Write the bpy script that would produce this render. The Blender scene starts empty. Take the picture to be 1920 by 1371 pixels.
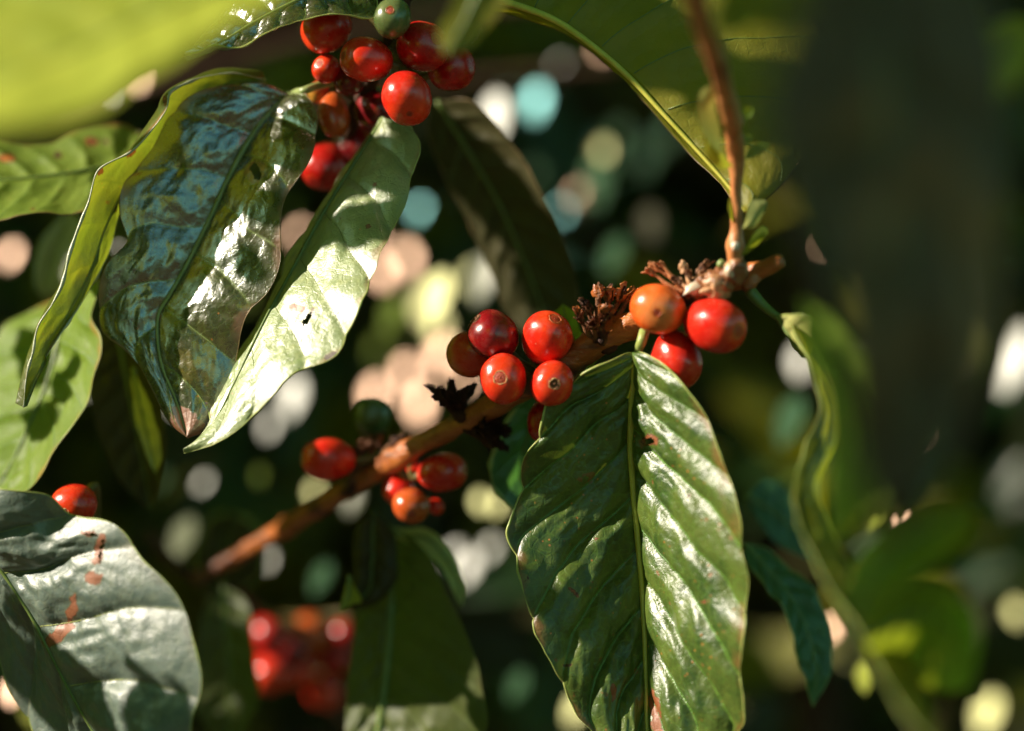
import bpy, math, random
import numpy as np
from mathutils import Vector, Matrix

R_ = math.radians
scene = bpy.context.scene
COL = scene.collection

# ------------------------------------------------------------------ camera, sky, sun, exposure
CAM = np.array([0.0, 0.0, 1.30])
FOC = 0.67                       # focus distance, metres
FW = 0.283                       # width of the view at the focus distance
PX = FW / 1920.0                 # metres per photo pixel at the focus distance
cam = bpy.data.cameras.new('camera')
cam_o = bpy.data.objects.new('camera', cam)
COL.objects.link(cam_o)
cam_o.location = CAM
cam_o.rotation_euler = (R_(90), 0, 0)
cam.sensor_width = 36.0
cam.lens = 36.0 * FOC / FW
cam.clip_start = 0.02
cam.clip_end = 3000
cam.dof.use_dof = True
cam.dof.focus_distance = FOC
cam.dof.aperture_fstop = 2.9
cam.dof.aperture_blades = 0
scene.camera = cam_o

SUN = np.array([-0.85, -0.18, 0.47]); SUN /= np.linalg.norm(SUN)     # towards the sun
world = bpy.data.worlds.new('World'); scene.world = world
world.use_nodes = True
wn = world.node_tree.nodes; wl = world.node_tree.links
wn.clear()
sky = wn.new('ShaderNodeTexSky'); sky.sky_type = 'NISHITA'; sky.sun_disc = False
sky.sun_elevation = math.asin(SUN[2]); sky.sun_rotation = math.atan2(SUN[0], SUN[1])
sky.air_density = 1.0; sky.dust_density = 0.6; sky.ozone_density = 1.0
tint = wn.new('ShaderNodeMix'); tint.data_type = 'RGBA'; tint.blend_type = 'MULTIPLY'
tint.inputs[0].default_value = 1.0
tint.inputs[7].default_value = (0.50, 1.0, 0.74, 1)
bg = wn.new('ShaderNodeBackground'); bg.inputs[1].default_value = 0.12
wo = wn.new('ShaderNodeOutputWorld')
wl.new(sky.outputs[0], tint.inputs[6]); wl.new(tint.outputs[2], bg.inputs[0]); wl.new(bg.outputs[0], wo.inputs[0])

sun = bpy.data.lights.new('sun', 'SUN'); sun.energy = 5.0; sun.angle = R_(0.5); sun.color = (1.0, 0.885, 0.73)
sun_o = bpy.data.objects.new('sun', sun); COL.objects.link(sun_o)
sun_o.location = (-3, -2, 5)
sun_o.rotation_euler = Vector(-SUN).to_track_quat('-Z', 'Y').to_euler()

scene.view_settings.view_transform = 'Standard'
scene.view_settings.look = 'None'
scene.view_settings.gamma = 1.0
scene.view_settings.exposure = 0.95
scene.view_settings.use_curve_mapping = False
scene.render.engine = 'CYCLES'
scene.cycles.use_denoising = True
scene.cycles.max_bounces = 8
scene.cycles.sample_clamp_indirect = 6.0

# ------------------------------------------------------------------ small helpers
def P(px, py, z=0.0):
    """a point of the place: photo pixel at z millimetres behind the plane of focus"""
    d = FOC + z / 1000.0
    k = PX * d / FOC
    return np.array([(px - 960.0) * k, d, CAM[2] + (685.5 - py) * k])

def proj(V):
    V = np.asarray(V); d = V[..., 1]
    k = PX * d / FOC
    return np.stack([V[..., 0] / k + 960.0, 685.5 - (V[..., 2] - CAM[2]) / k], -1), d

def cdir(x, y, t):
    """direction: right, up, towards the camera"""
    v = np.array([x, -t, y], float); return v / np.linalg.norm(v)

def unit(v):
    v = np.asarray(v, float)
    return v / np.maximum(np.linalg.norm(v, axis=-1, keepdims=True), 1e-12)

def hash2(i, j, s):
    i = i.astype(np.int64); j = j.astype(np.int64)
    h = (i * 374761393 + j * 668265263 + s * 1442695041) & 0x7fffffff
    h = ((h ^ (h >> 13)) * 1274126177) & 0x7fffffff
    return ((h ^ (h >> 16)) & 0xffff) / 65535.0

def vnoise(x, y, s=0):
    x = np.asarray(x, float); y = np.asarray(y, float)
    xi = np.floor(x); yi = np.floor(y); fx = x - xi; fy = y - yi
    fx = fx * fx * (3 - 2 * fx); fy = fy * fy * (3 - 2 * fy)
    a = hash2(xi, yi, s); b = hash2(xi + 1, yi, s); c = hash2(xi, yi + 1, s); d = hash2(xi + 1, yi + 1, s)
    return (a + (b - a) * fx + (c - a) * fy + (a - b - c + d) * fx * fy) * 2 - 1

def fbm(x, y, s=0, o=3):
    t = 0; a = 1.0
    for k in range(o):
        t = t + a * vnoise(np.asarray(x) * 2 ** k, np.asarray(y) * 2 ** k, s + k * 7); a *= 0.5
    return t

def curve(pts, n):
    """Catmull-Rom through pts, resampled evenly along its length"""
    p = np.asarray(pts, float)
    if len(p) == 2:
        t = np.linspace(0, 1, n)[:, None]; return p[0] * (1 - t) + p[1] * t
    q = np.vstack([2 * p[0] - p[1], p, 2 * p[-1] - p[-2]])
    out = []
    for i in range(1, len(q) - 2):
        t = np.linspace(0, 1, 24, endpoint=False)[:, None]
        a, b, c, d = q[i - 1], q[i], q[i + 1], q[i + 2]
        out.append(0.5 * ((2 * b) + (c - a) * t + (2 * a - 5 * b + 4 * c - d) * t ** 2 + (3 * b - a - 3 * c + d) * t ** 3))
    out.append(q[-2][None]); o = np.vstack(out)
    L = np.r_[0, np.cumsum(np.linalg.norm(np.diff(o[:, :3], axis=0), axis=1))]
    s = np.linspace(0, L[-1], n)
    return np.stack([np.interp(s, L, o[:, k]) for k in range(o.shape[1])], 1)

def make_mesh(name, V, F, mat, smooth=True, attrs=None):
    me = bpy.data.meshes.new(name)
    V = np.asarray(V, float)
    F = np.asarray(F)
    if F.ndim == 2 and F.dtype != object:
        n, k = F.shape
        me.vertices.add(len(V)); me.vertices.foreach_set('co', V.ravel())
        me.loops.add(n * k); me.loops.foreach_set('vertex_index', F.ravel().astype(np.int32))
        me.polygons.add(n)
        me.polygons.foreach_set('loop_start', np.arange(0, n * k, k, dtype=np.int32))
        me.polygons.foreach_set('loop_total', np.full(n, k, dtype=np.int32))
        me.update(calc_edges=True)
    else:
        me.from_pydata([tuple(v) for v in V], [], [tuple(f) for f in F]); me.update()
    if smooth:
        me.polygons.foreach_set('use_smooth', np.ones(len(me.polygons), dtype=bool))
    for nm, (ty, data) in (attrs or {}).items():
        at = me.attributes.new(nm, ty, 'POINT')
        at.data.foreach_set('vector' if ty == 'FLOAT_VECTOR' else 'value', np.asarray(data, dtype=np.float32).ravel())
    if mat: me.materials.append(mat)
    me.validate()
    return me

def link(name, data, parent=None, loc=(0, 0, 0)):
    o = bpy.data.objects.new(name, data); COL.objects.link(o)
    o.location = loc
    if parent is not None: o.parent = parent
    return o

def thing(name, label, cat, loc, group=None):
    o = link(name, None, None, tuple(loc)); o.empty_display_size = 0.01
    o['label'] = label; o['category'] = cat
    if group: o['group'] = group
    return o

def part(name, V, F, mat, root, label=None, attrs=None, smooth=True):
    """V in world coordinates; stored relative to the root"""
    base = np.array(root.location)
    o = link(name, make_mesh(name, np.asarray(V) - base, F, mat, smooth, attrs), root)
    if label: o['label'] = label
    return o

def tube_geo(pts, rad, seg=10, cap=True, lump=0.0, seed=0):
    p = np.asarray(pts, float); n = len(p); rad = np.broadcast_to(rad, (n,))
    T = unit(np.gradient(p, axis=0))
    up = np.array([0, 0, 1.0]) if abs(T[0][2]) < 0.9 else np.array([1.0, 0, 0])
    N = np.zeros_like(p); N[0] = unit(np.cross(T[0], up))
    for i in range(1, n):
        v = N[i - 1] - T[i] * np.dot(N[i - 1], T[i]); N[i] = unit(v)
    B = np.cross(T, N)
    a = np.linspace(0, 2 * math.pi, seg, endpoint=False)
    rr = rad[:, None] * np.ones(seg)[None]
    if lump:
        s = np.arange(n)[:, None] * 0.35
        rr = rr * (1 + lump * fbm(s + np.zeros(seg)[None], np.cos(a)[None] * 1.5 + np.sin(a)[None] * 2.3 + 9, seed))
    V = p[:, None] + rr[..., None] * (np.cos(a)[None, :, None] * N[:, None] + np.sin(a)[None, :, None] * B[:, None])
    V = V.reshape(-1, 3)
    i, j = np.meshgrid(np.arange(n - 1), np.arange(seg), indexing='ij')
    j2 = (j + 1) % seg
    F = np.stack([i * seg + j, i * seg + j2, (i + 1) * seg + j2, (i + 1) * seg + j], -1).reshape(-1, 4)
    if cap:
        V = np.vstack([V, p[0] - T[0] * rad[0] * .5, p[-1] + T[-1] * rad[-1] * .5])
        a0, a1 = len(V) - 2, len(V) - 1
        jj = np.arange(seg); j2 = (jj + 1) % seg
        c0 = np.stack([np.full(seg, a0), j2, jj, jj], -1)
        c1 = np.stack([np.full(seg, a1), (n - 1) * seg + jj, (n - 1) * seg + j2, (n - 1) * seg + j2], -1)
        Fl = [tuple(f) for f in F] + [tuple(f[:3]) for f in c0] + [tuple(f[:3]) for f in c1]
        arr = np.empty(len(Fl), dtype=object); arr[:] = Fl
        return V, arr
    return V, F

# ------------------------------------------------------------------ materials
def nt(name):
    m = bpy.data.materials.new(name); m.use_nodes = True
    n = m.node_tree.nodes; n.clear(); return m, n, m.node_tree.links

class G:
    """terse node graph helper"""
    def __init__(s, name): s.m, s.n, s.l = nt(name)
    def node(s, t, ins=None, **kw):
        x = s.n.new(t)
        for k, v in kw.items(): setattr(x, k, v)
        for k, v in (ins or {}).items():
            if hasattr(v, 'is_output'): s.l.new(v, x.inputs[k])
            elif v is not None: x.inputs[k].default_value = v
        return x
    def math(s, op, a, b=None, c=None, clamp=False):
        x = s.node('ShaderNodeMath', {0: a, 1: b, 2: c}, operation=op); x.use_clamp = clamp; return x.outputs[0]
    def mix(s, f, a, b, mode='MIX'):
        x = s.node('ShaderNodeMix', data_type='RGBA', blend_type=mode)
        for k, v in ((0, f), (6, a), (7, b)):
            if hasattr(v, 'is_output'): s.l.new(v, x.inputs[k])
            else: x.inputs[k].default_value = v
        return x.outputs[2]
    def step(s, x, lo, hi, a=0.0, b=1.0):
        return s.node('ShaderNodeMapRange', {0: x, 1: lo, 2: hi, 3: a, 4: b}, interpolation_type='SMOOTHSTEP').outputs[0]
    def noise(s, vec, scale, detail=3, rough=.55, dist=0.0):
        return s.node('ShaderNodeTexNoise', {'Vector': vec, 'Scale': scale, 'Detail': detail, 'Roughness': rough, 'Distortion': dist}).outputs['Fac']
    def out(s, sh):
        o = s.n.new('ShaderNodeOutputMaterial'); s.l.new(sh, o.inputs[0]); return s.m

def C(r, g, b): return (r, g, b, 1.0)

def leaf_mat(name, top1, top2, under=None, trans=C(.30, .36, .03), tw=.28, rough=.30, vein=C(.16, .22, .05), veinw=.05,
             vein_amt=.5, spots=0.0, burn=0.0, burnc=C(.16, .05, .02), spec=.5, bump=.5, under_rough=.55, coat=0.0, ret=320.0, ior=1.5, sptint=None):
    g = G(name)
    under = under or C(top1[0] * 1.6 + .02, top1[1] * 1.5 + .02, top1[2] * 1.4 + .01)
    tc = g.node('ShaderNodeTexCoord').outputs['Object']
    vc = g.node('ShaderNodeAttribute', attribute_name='vc').outputs['Vector']
    sx = g.node('ShaderNodeSeparateXYZ', {0: vc})
    dm = g.node('ShaderNodeAttribute', attribute_name='dmg').outputs['Fac']
    ph, w = sx.outputs[0], sx.outputs[1]
    f = g.math('FRACT', ph)
    d = g.math('MINIMUM', f, g.math('SUBTRACT', 1.0, f))
    vm = g.step(d, 0.0, veinw, 1.0, 0.0)
    n1 = g.noise(tc, 70, 4, .6)
    n2 = g.noise(tc, 420, 3, .6)
    col = g.mix(g.step(n1, .35, .66), top1, top2)
    col = g.mix(g.math('MULTIPLY', g.step(n2, .4, .75), .35), col, C(top2[0] * 1.6, top2[1] * 1.4, top2[2]), 'MIX')
    back = g.node('ShaderNodeNewGeometry').outputs['Backfacing']
    ucol = g.mix(g.step(n1, .3, .7), under, C(under[0] * .75, under[1] * .8, under[2] * .7))
    col = g.mix(back, col, ucol)
    col = g.mix(g.math('MULTIPLY', vm, vein_amt), col, vein)
    # reticulate veins
    wob = g.node('ShaderNodeVectorMath', {0: tc, 1: g.node('ShaderNodeVectorMath', {0: g.node('ShaderNodeTexNoise', {'Vector': tc, 'Scale': 250.0}).outputs['Color'], 'Scale': .0022}, operation='SCALE').outputs[0]}, operation='ADD').outputs[0]
    vo = g.node('ShaderNodeTexVoronoi', {'Vector': wob, 'Scale': ret}, feature='DISTANCE_TO_EDGE').outputs['Distance']
    rv = g.step(vo, 0.0, .09, 1.0, 0.0)
    col = g.mix(g.math('MULTIPLY', rv, .16), col, vein)
    dmn = g.math('ADD', dm, g.math('MULTIPLY', g.math('SUBTRACT', g.noise(tc, 700, 4, .7), .5), .5))
    halo = g.math('MULTIPLY', g.step(dmn, .22, .55), g.math('GREATER_THAN', dm, .02))
    rim = g.math('MULTIPLY', g.step(dmn, .50, .56), g.step(dmn, .64, .72, 1.0, 0.0))
    ex = g.math('MULTIPLY', g.step(dmn, .50, .56), g.math('GREATER_THAN', dm, .05))
    if burn:
        eb = g.math('MULTIPLY', g.step(g.math('ADD', w, g.math('MULTIPLY', g.math('SUBTRACT', g.noise(tc, 90, 3), .5), .5)), .93, 1.05), burn)
        ex = g.math('MAXIMUM', ex, eb)
    if spots:
        v2 = g.node('ShaderNodeTexVoronoi', {'Vector': tc, 'Scale': 520.0, 'Randomness': 1.0})
        rnd = g.node('ShaderNodeSeparateColor', {0: v2.outputs['Color']})
        sp = g.math('MULTIPLY', g.step(v2.outputs['Distance'], .10, .22, 1.0, 0.0), g.math('GREATER_THAN', rnd.outputs[0], 1.0 - .45 * spots))
        sp = g.math('MULTIPLY', sp, g.step(g.noise(tc, 45, 2), .42, .6))
        col = g.mix(sp, col, C(.42, .16, .04))
        big = g.math('MULTIPLY', g.step(g.noise(tc, 210, 3, .5), .70, .73), spots * .8)
        ex = g.math('MAXIMUM', ex, big)
    bc = g.mix(g.noise(tc, 260, 3), burnc, C(burnc[0] * 1.8 + .03, burnc[1] * 1.5 + .02, burnc[2]))
    col = g.mix(g.math('MULTIPLY', halo, .5), col, C(.26, .20, .03))
    col = g.mix(ex, col, bc)
    col = g.mix(g.math('MULTIPLY', rim, g.math('GREATER_THAN', dm, .05)), col, C(.05, .018, .008))
    h0 = g.math('MULTIPLY', g.noise(tc, 2600, 2), .35)
    h = g.math('ADD', g.math('MULTIPLY', rv, -.22), g.math('MULTIPLY', g.noise(tc, 900, 3), .9))
    h = g.math('ADD', g.math('ADD', h, h0), g.math('MULTIPLY', g.noise(tc, 240, 2), 1.6))
    bp = g.node('ShaderNodeBump', {'Strength': bump, 'Distance': .00035, 'Height': h}).outputs[0]
    ro = g.math('ADD', g.mix(back, (rough,) * 3 + (1,), (under_rough,) * 3 + (1,)), g.math('MULTIPLY', g.math('SUBTRACT', n2, .5), .25))
    ro = g.math('ADD', ro, g.math('MULTIPLY', ex, .25), clamp=True)
    pr = g.node('ShaderNodeBsdfPrincipled', {'Base Color': col, 'Roughness': ro, 'Specular IOR Level': spec, 'Normal': bp, 'Coat Weight': coat, 'Coat Roughness': max(.12, rough * .8), 'IOR': ior, 'Coat IOR': ior})
    if sptint: pr.inputs['Specular Tint'].default_value = sptint
    tcx = g.mix(g.math('MULTIPLY', g.step(n1, .3, .7), .6), trans, C(trans[0] * .6, trans[1] * .9, trans[2] * .8))
    tcx = g.mix(g.math('MULTIPLY', vm, vein_amt * .6), tcx, C(trans[0] * .35, trans[1] * .45, trans[2] * .4))
    tcx = g.mix(ex, tcx, C(.20, .06, .01))
    tr = g.node('ShaderNodeBsdfTranslucent', {'Color': tcx, 'Normal': bp})
    ms = g.node('ShaderNodeMixShader', {0: tw, 1: pr.outputs[0], 2: tr.outputs[0]})
    return g.out(ms.outputs[0])

def plain_mat(name, c1, c2, rough=.5, scale=200, bump=.4, spec=.4, stretch=None, dist=.0003, sss=0.0, dark=None):
    g = G(name)
    tc = g.node('ShaderNodeTexCoord').outputs['Object']
    if stretch is not None:
        tc = g.node('ShaderNodeMapping', {'Vector': tc, 'Rotation': stretch[0], 'Scale': stretch[1]}).outputs[0]
    n = g.noise(tc, scale, 5, .65)
    col = g.mix(g.step(n, .3, .7), c1, c2)
    if dark is not None:
        n3 = g.noise(tc, scale * .35, 3, .6)
        col = g.mix(g.step(n3, .52, .62), col, dark)
    n2 = g.noise(tc, scale * 4, 3)
    h = g.math('ADD', n, g.math('MULTIPLY', n2, .4))
    bp = g.node('ShaderNodeBump', {'Strength': bump, 'Distance': dist, 'Height': h}).outputs[0]
    pr = g.node('ShaderNodeBsdfPrincipled', {'Base Color': col, 'Roughness': rough, 'Specular IOR Level': spec, 'Normal': bp, 'Subsurface Weight': sss})
    pr.inputs['Subsurface Scale'].default_value = .002
    return g.out(pr.outputs[0])

def berry_mat(name, c1, c2, tip=None, tipr=(.5, .95), rough=.27, specks=1.0, sss=.2, stemc=None):
    """c1/c2 mottled skin; tip: colour that takes over towards the calyx end (+z of the berry, unit sphere coords in 'bz')"""
    g = G(name)
    tc = g.node('ShaderNodeTexCoord').outputs['Object']
    bz = g.node('ShaderNodeAttribute', attribute_name='bz').outputs['Fac']
    n1 = g.noise(tc, 160, 3, .5); n2 = g.noise(tc, 900, 3)
    col = g.mix(g.step(n1, .32, .68), c1, c2)
    zz = g.math('ADD', bz, g.math('MULTIPLY', g.math('SUBTRACT', n1, .5), .5))
    if tip is not None: col = g.mix(g.step(zz, tipr[0], tipr[1]), col, tip)
    if stemc is not None: col = g.mix(g.step(zz, -.1, -.8), col, stemc)
    v = g.node('ShaderNodeTexVoronoi', {'Vector': tc, 'Scale': 620.0})
    rn = g.node('ShaderNodeSeparateColor', {0: v.outputs['Color']}).outputs[0]
    sp = g.math('MULTIPLY', g.step(v.outputs['Distance'], .06, .13, 1.0, 0.0), g.math('GREATER_THAN', rn, .86))
    col = g.mix(g.math('MULTIPLY', sp, .75 * specks), col, C(.85, .45, .25))
    v3 = g.node('ShaderNodeTexVoronoi', {'Vector': tc, 'Scale': 150.0})
    rn3 = g.node('ShaderNodeSeparateColor', {0: v3.outputs['Color']}).outputs[0]
    sp3 = g.math('MULTIPLY', g.step(v3.outputs['Distance'], .05, .17, 1.0, 0.0), g.math('GREATER_THAN', rn3, .80))
    col = g.mix(g.math('MULTIPLY', sp3, .35 * specks), col, C(.75, .25, .08))
    bp = g.node('ShaderNodeBump', {'Strength': .45, 'Distance': .00016, 'Height': g.math('ADD', g.math('ADD', n2, g.math('MULTIPLY', n1, 2.0)), sp)}).outputs[0]
    bloom = g.step(g.noise(tc, 260, 5, .7), .50, .72)
    col = g.mix(g.math('MULTIPLY', bloom, .07), col, C(.60, .25, .20))
    ro = g.math('ADD', g.math('ADD', rough, g.math('MULTIPLY', bloom, .22)), g.math('MULTIPLY', g.math('SUBTRACT', g.noise(tc, 500, 3), .5), .30))
    pr = g.node('ShaderNodeBsdfPrincipled', {'Base Color': col, 'Roughness': ro, 'Normal': bp, 'Subsurface Weight': sss, 'Coat Weight': .25, 'Coat Roughness': .22, 'Specular IOR Level': .55})
    pr.inputs['Subsurface Radius'].default_value = (1.0, .25, .1)
    pr.inputs['Subsurface Scale'].default_value = .0018
    return g.out(pr.outputs[0])

M = {}
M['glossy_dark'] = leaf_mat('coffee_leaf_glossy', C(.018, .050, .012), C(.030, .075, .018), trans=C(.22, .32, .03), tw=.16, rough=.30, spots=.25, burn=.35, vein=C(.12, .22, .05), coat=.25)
M['hero'] = leaf_mat('coffee_leaf_speckled', C(.030, .064, .012), C(.085, .122, .022), trans=C(.24, .30, .03), tw=.10, rough=.35, spots=.8, burn=.5, vein=C(.14, .30, .04), veinw=.035, vein_amt=.85, coat=.1, bump=.5, spec=.55, ior=1.5)
M['teal'] = leaf_mat('coffee_leaf_wrinkled', C(.022, .034, .006), C(.048, .046, .008), trans=C(.24, .20, .02), tw=.08, rough=.27, spots=.15, burn=.7, vein=C(.16, .22, .05), coat=1.0, bump=.42, spec=1.0, ior=1.85)
M['pale'] = leaf_mat('coffee_leaf_pale', C(.20, .27, .10), C(.28, .34, .15), trans=C(.30, .38, .08), tw=.12, rough=.42, spots=.15, burn=.5, vein=C(.30, .34, .15), coat=.8, bump=.7, spec=1.0, ior=1.6)
M['grey'] = leaf_mat('coffee_leaf_waxy', C(.075, .110, .090), C(.115, .155, .130), trans=C(.10, .18, .04), tw=.08, rough=.46, spots=.0, burn=.1, vein=C(.22, .22, .14), veinw=.03, vein_amt=.6, coat=.3, bump=.5, spec=.9, ior=1.5)
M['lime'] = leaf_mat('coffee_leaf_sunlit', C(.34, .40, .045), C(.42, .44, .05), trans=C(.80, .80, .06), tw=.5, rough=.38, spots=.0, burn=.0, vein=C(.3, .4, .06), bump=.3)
M['green'] = leaf_mat('coffee_leaf_green', C(.11, .18, .015), C(.17, .23, .020), trans=C(.56, .62, .03), tw=.42, rough=.38, spots=.0, burn=.5, vein=C(.07, .16, .03), burnc=C(.30, .12, .02), bump=.4)
M['green_spot'] = leaf_mat('coffee_leaf_rusty', C(.12, .18, .02), C(.20, .22, .025), trans=C(.50, .52, .04), tw=.42, rough=.42, spots=.9, burn=.6, vein=C(.08, .15, .03), burnc=C(.34, .12, .02), bump=.4)
M['olive'] = leaf_mat('coffee_leaf_olive', C(.15, .145, .010), C(.21, .20, .014), under=C(.25, .225, .014), trans=C(.45, .40, .01), tw=.40, rough=.42, spots=.1, burn=.1, vein=C(.2, .25, .03), veinw=.03, vein_amt=.7, bump=.4)
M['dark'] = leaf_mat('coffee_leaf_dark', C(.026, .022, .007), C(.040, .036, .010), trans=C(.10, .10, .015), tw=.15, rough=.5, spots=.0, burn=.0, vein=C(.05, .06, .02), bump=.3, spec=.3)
M['bluegreen'] = leaf_mat('coffee_leaf_bluish', C(.020, .075, .035), C(.035, .10, .045), trans=C(.16, .38, .06), tw=.3, rough=.34, vein=C(.08, .18, .06), bump=.4)
M['near_dark'] = leaf_mat('coffee_leaf_brown_dark', C(.070, .042, .018), C(.105, .064, .030), under=C(.055, .040, .016), trans=C(.10, .08, .02), tw=.1, rough=.6, vein=C(.05, .045, .02), bump=.2, spec=.2, under_rough=.8)
M['olive_dark'] = leaf_mat('coffee_leaf_olive_dark', C(.045, .065, .010), C(.070, .088, .014), under=C(.05, .065, .012), trans=C(.30, .32, .02), tw=.25, rough=.55, spots=.1, burn=.1, vein=C(.15, .2, .04), veinw=.03, vein_amt=.5, bump=.2)
M['green_deep'] = leaf_mat('coffee_leaf_deep_green', C(.06, .16, .018), C(.08, .20, .024), trans=C(.25, .50, .03), tw=.3, rough=.45, vein=C(.04, .12, .02), bump=.3)
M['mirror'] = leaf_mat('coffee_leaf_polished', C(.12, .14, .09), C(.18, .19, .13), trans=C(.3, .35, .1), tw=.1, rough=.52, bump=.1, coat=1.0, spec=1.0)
M['sky_disc'] = leaf_mat('leaf_tinted_sky_disc', C(.05, .14, .14), C(.07, .18, .18), trans=C(.1, .3, .3), tw=.05, rough=.30, bump=.05, spec=1.0, sptint=C(.30, .85, .90))  # bluish specular tint stands in for sky seen between the leaves
M['peach_glint'] = leaf_mat('leaf_peach_glint', C(.50, .28, .18), C(.58, .34, .22), under=C(.5, .3, .2), trans=C(.5, .25, .12), tw=.05, rough=.30, vein=C(.5, .36, .24), bump=.05, spec=1.0, sptint=C(1.0, .66, .48))  # sun glint colour painted in by the peach specular tint
M['tan'] = leaf_mat('pale_leaf_tinted_glint', C(.34, .36, .10), C(.42, .42, .16), under=C(.38, .38, .14), trans=C(.5, .5, .1), tw=.2, rough=.34, vein=C(.35, .36, .15), bump=.1, spec=1.0, sptint=C(.85, .85, .45))  # yellow green specular tint painted in to colour the glints
M['rib_yellow'] = plain_mat('midrib_yellow', C(.42, .42, .06), C(.52, .48, .09), .38, 300, .3, sss=.1)
M['rib_pale'] = plain_mat('midrib_pale', C(.20, .26, .08), C(.28, .33, .12), .36, 300, .3, .6)
M['rib_green'] = plain_mat('midrib_green', C(.10, .16, .04), C(.15, .20, .05), .38, 300, .3, sss=.1)
M['vein_green'] = plain_mat('side_vein_green', C(.05, .13, .02), C(.08, .17, .03), .36, 400, .2)
M['margin'] = plain_mat('leaf_margin_pale', C(.26, .34, .08), C(.36, .38, .12), .36, 500, .4, sss=.1)
M['margin_silver'] = plain_mat('leaf_margin_silver', C(.30, .34, .22), C(.46, .46, .34), .30, 500, .6, .9)
M['margin_dark'] = plain_mat('leaf_margin_brown', C(.10, .07, .03), C(.22, .14, .06), .45, 300, .4)
M['bark'] = plain_mat('bark_brown', C(.30, .075, .014), C(.44, .14, .028), .38, 230, 1.0, .6, ((0, R_(33), 0), (.22, 1, 1)), .0007, dark=C(.09, .022, .008))
M['bark_red'] = plain_mat('bark_reddish', C(.26, .085, .02), C(.36, .13, .03), .45, 160, .5, .4, ((0, R_(35), 0), (.25, 1, 1)), .0005)
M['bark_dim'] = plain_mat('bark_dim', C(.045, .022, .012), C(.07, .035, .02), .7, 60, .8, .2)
M['bark_tan'] = plain_mat('bark_tan', C(.44, .21, .10), C(.60, .34, .18), .36, 260, .7, .6, None, .0005, dark=C(.20, .075, .03))
M['bark_twig'] = plain_mat('bark_twig_reddish', C(.44, .15, .05), C(.58, .24, .09), .38, 220, .6, .5, None, .0005, dark=C(.26, .08, .03))
M['bark_flake'] = plain_mat('bark_flake_pale', C(.50, .38, .26), C(.62, .50, .38), .3, 300, .7, .6)
M['dry'] = plain_mat('dried_bract', C(.11, .040, .020), C(.20, .085, .035), .6, 500, 1.0, .3, None, .0006, dark=C(.035, .012, .007))
M['dry_dark'] = plain_mat('dried_bract_dark', C(.035, .011, .006), C(.07, .022, .010), .7, 400, 1.0, .25, None, .0006)
M['dry_orange'] = plain_mat('dried_bract_orange', C(.36, .11, .04), C(.50, .20, .08), .5, 400, .8, .4, None, .0005)
M['ring'] = plain_mat('calyx_ring_cream', C(.55, .33, .13), C(.66, .46, .22), .5, 900, .8, .4)
M['ring_red'] = plain_mat('calyx_ring_red', C(.45, .10, .03), C(.55, .18, .06), .45, 900, .8, .4)
M['pit'] = plain_mat('calyx_pit', C(.30, .025, .008), C(.46, .06, .015), .45, 900, .8, .5)
M['stalk'] = plain_mat('berry_stalk', C(.09, .08, .02), C(.16, .11, .03), .5, 300, .5, .4)
M['shoot'] = plain_mat('young_shoot', C(.20, .30, .08), C(.30, .38, .12), .4, 300, .4, .5, sss=.2)
M['red'] = berry_mat('berry_red', C(.56, .012, .006), C(.66, .022, .008), tip=C(.70, .05, .010), tipr=(.3, 1.2))
M['green_dim'] = leaf_mat('coffee_leaf_yellowish', C(.06, .085, .010), C(.10, .115, .013), trans=C(.36, .38, .02), tw=.36, rough=.36, spots=.6, burn=.5, vein=C(.08, .14, .03), burnc=C(.34, .12, .02), bump=.4, coat=.3)
M['red_light'] = berry_mat('berry_scarlet', C(.62, .014, .006), C(.70, .028, .007), tip=C(.72, .05, .009), tipr=(.3, 1.2))
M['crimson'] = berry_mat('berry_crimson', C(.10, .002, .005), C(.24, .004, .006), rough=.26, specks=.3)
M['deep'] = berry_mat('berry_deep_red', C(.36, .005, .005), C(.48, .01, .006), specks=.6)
M['orange'] = berry_mat('berry_orange', C(.74, .095, .012), C(.78, .13, .016), tip=C(.68, .20, .05), tipr=(.55, 1.0), specks=.2)
M['half_ripe'] = berry_mat('berry_half_ripe', C(.60, .03, .01), C(.64, .06, .012), tip=C(.42, .20, .03), tipr=(-.1, .9), specks=.2)
M['brownish'] = berry_mat('berry_brown_orange', C(.44, .065, .012), C(.52, .095, .016), specks=.2)
M['unripe'] = berry_mat('berry_green', C(.055, .085, .022), C(.085, .12, .035), tip=C(.12, .15, .05), tipr=(.4, 1.0), specks=.3, sss=.1)
M['soil'] = plain_mat('leaf_litter_soil', C(.035, .020, .010), C(.09, .055, .03), .9, 6, 1.0, .2, None, .03)

# ------------------------------------------------------------------ leaves
def px_curve(pts, n):
    return curve([P(*p) for p in pts], n)

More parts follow.
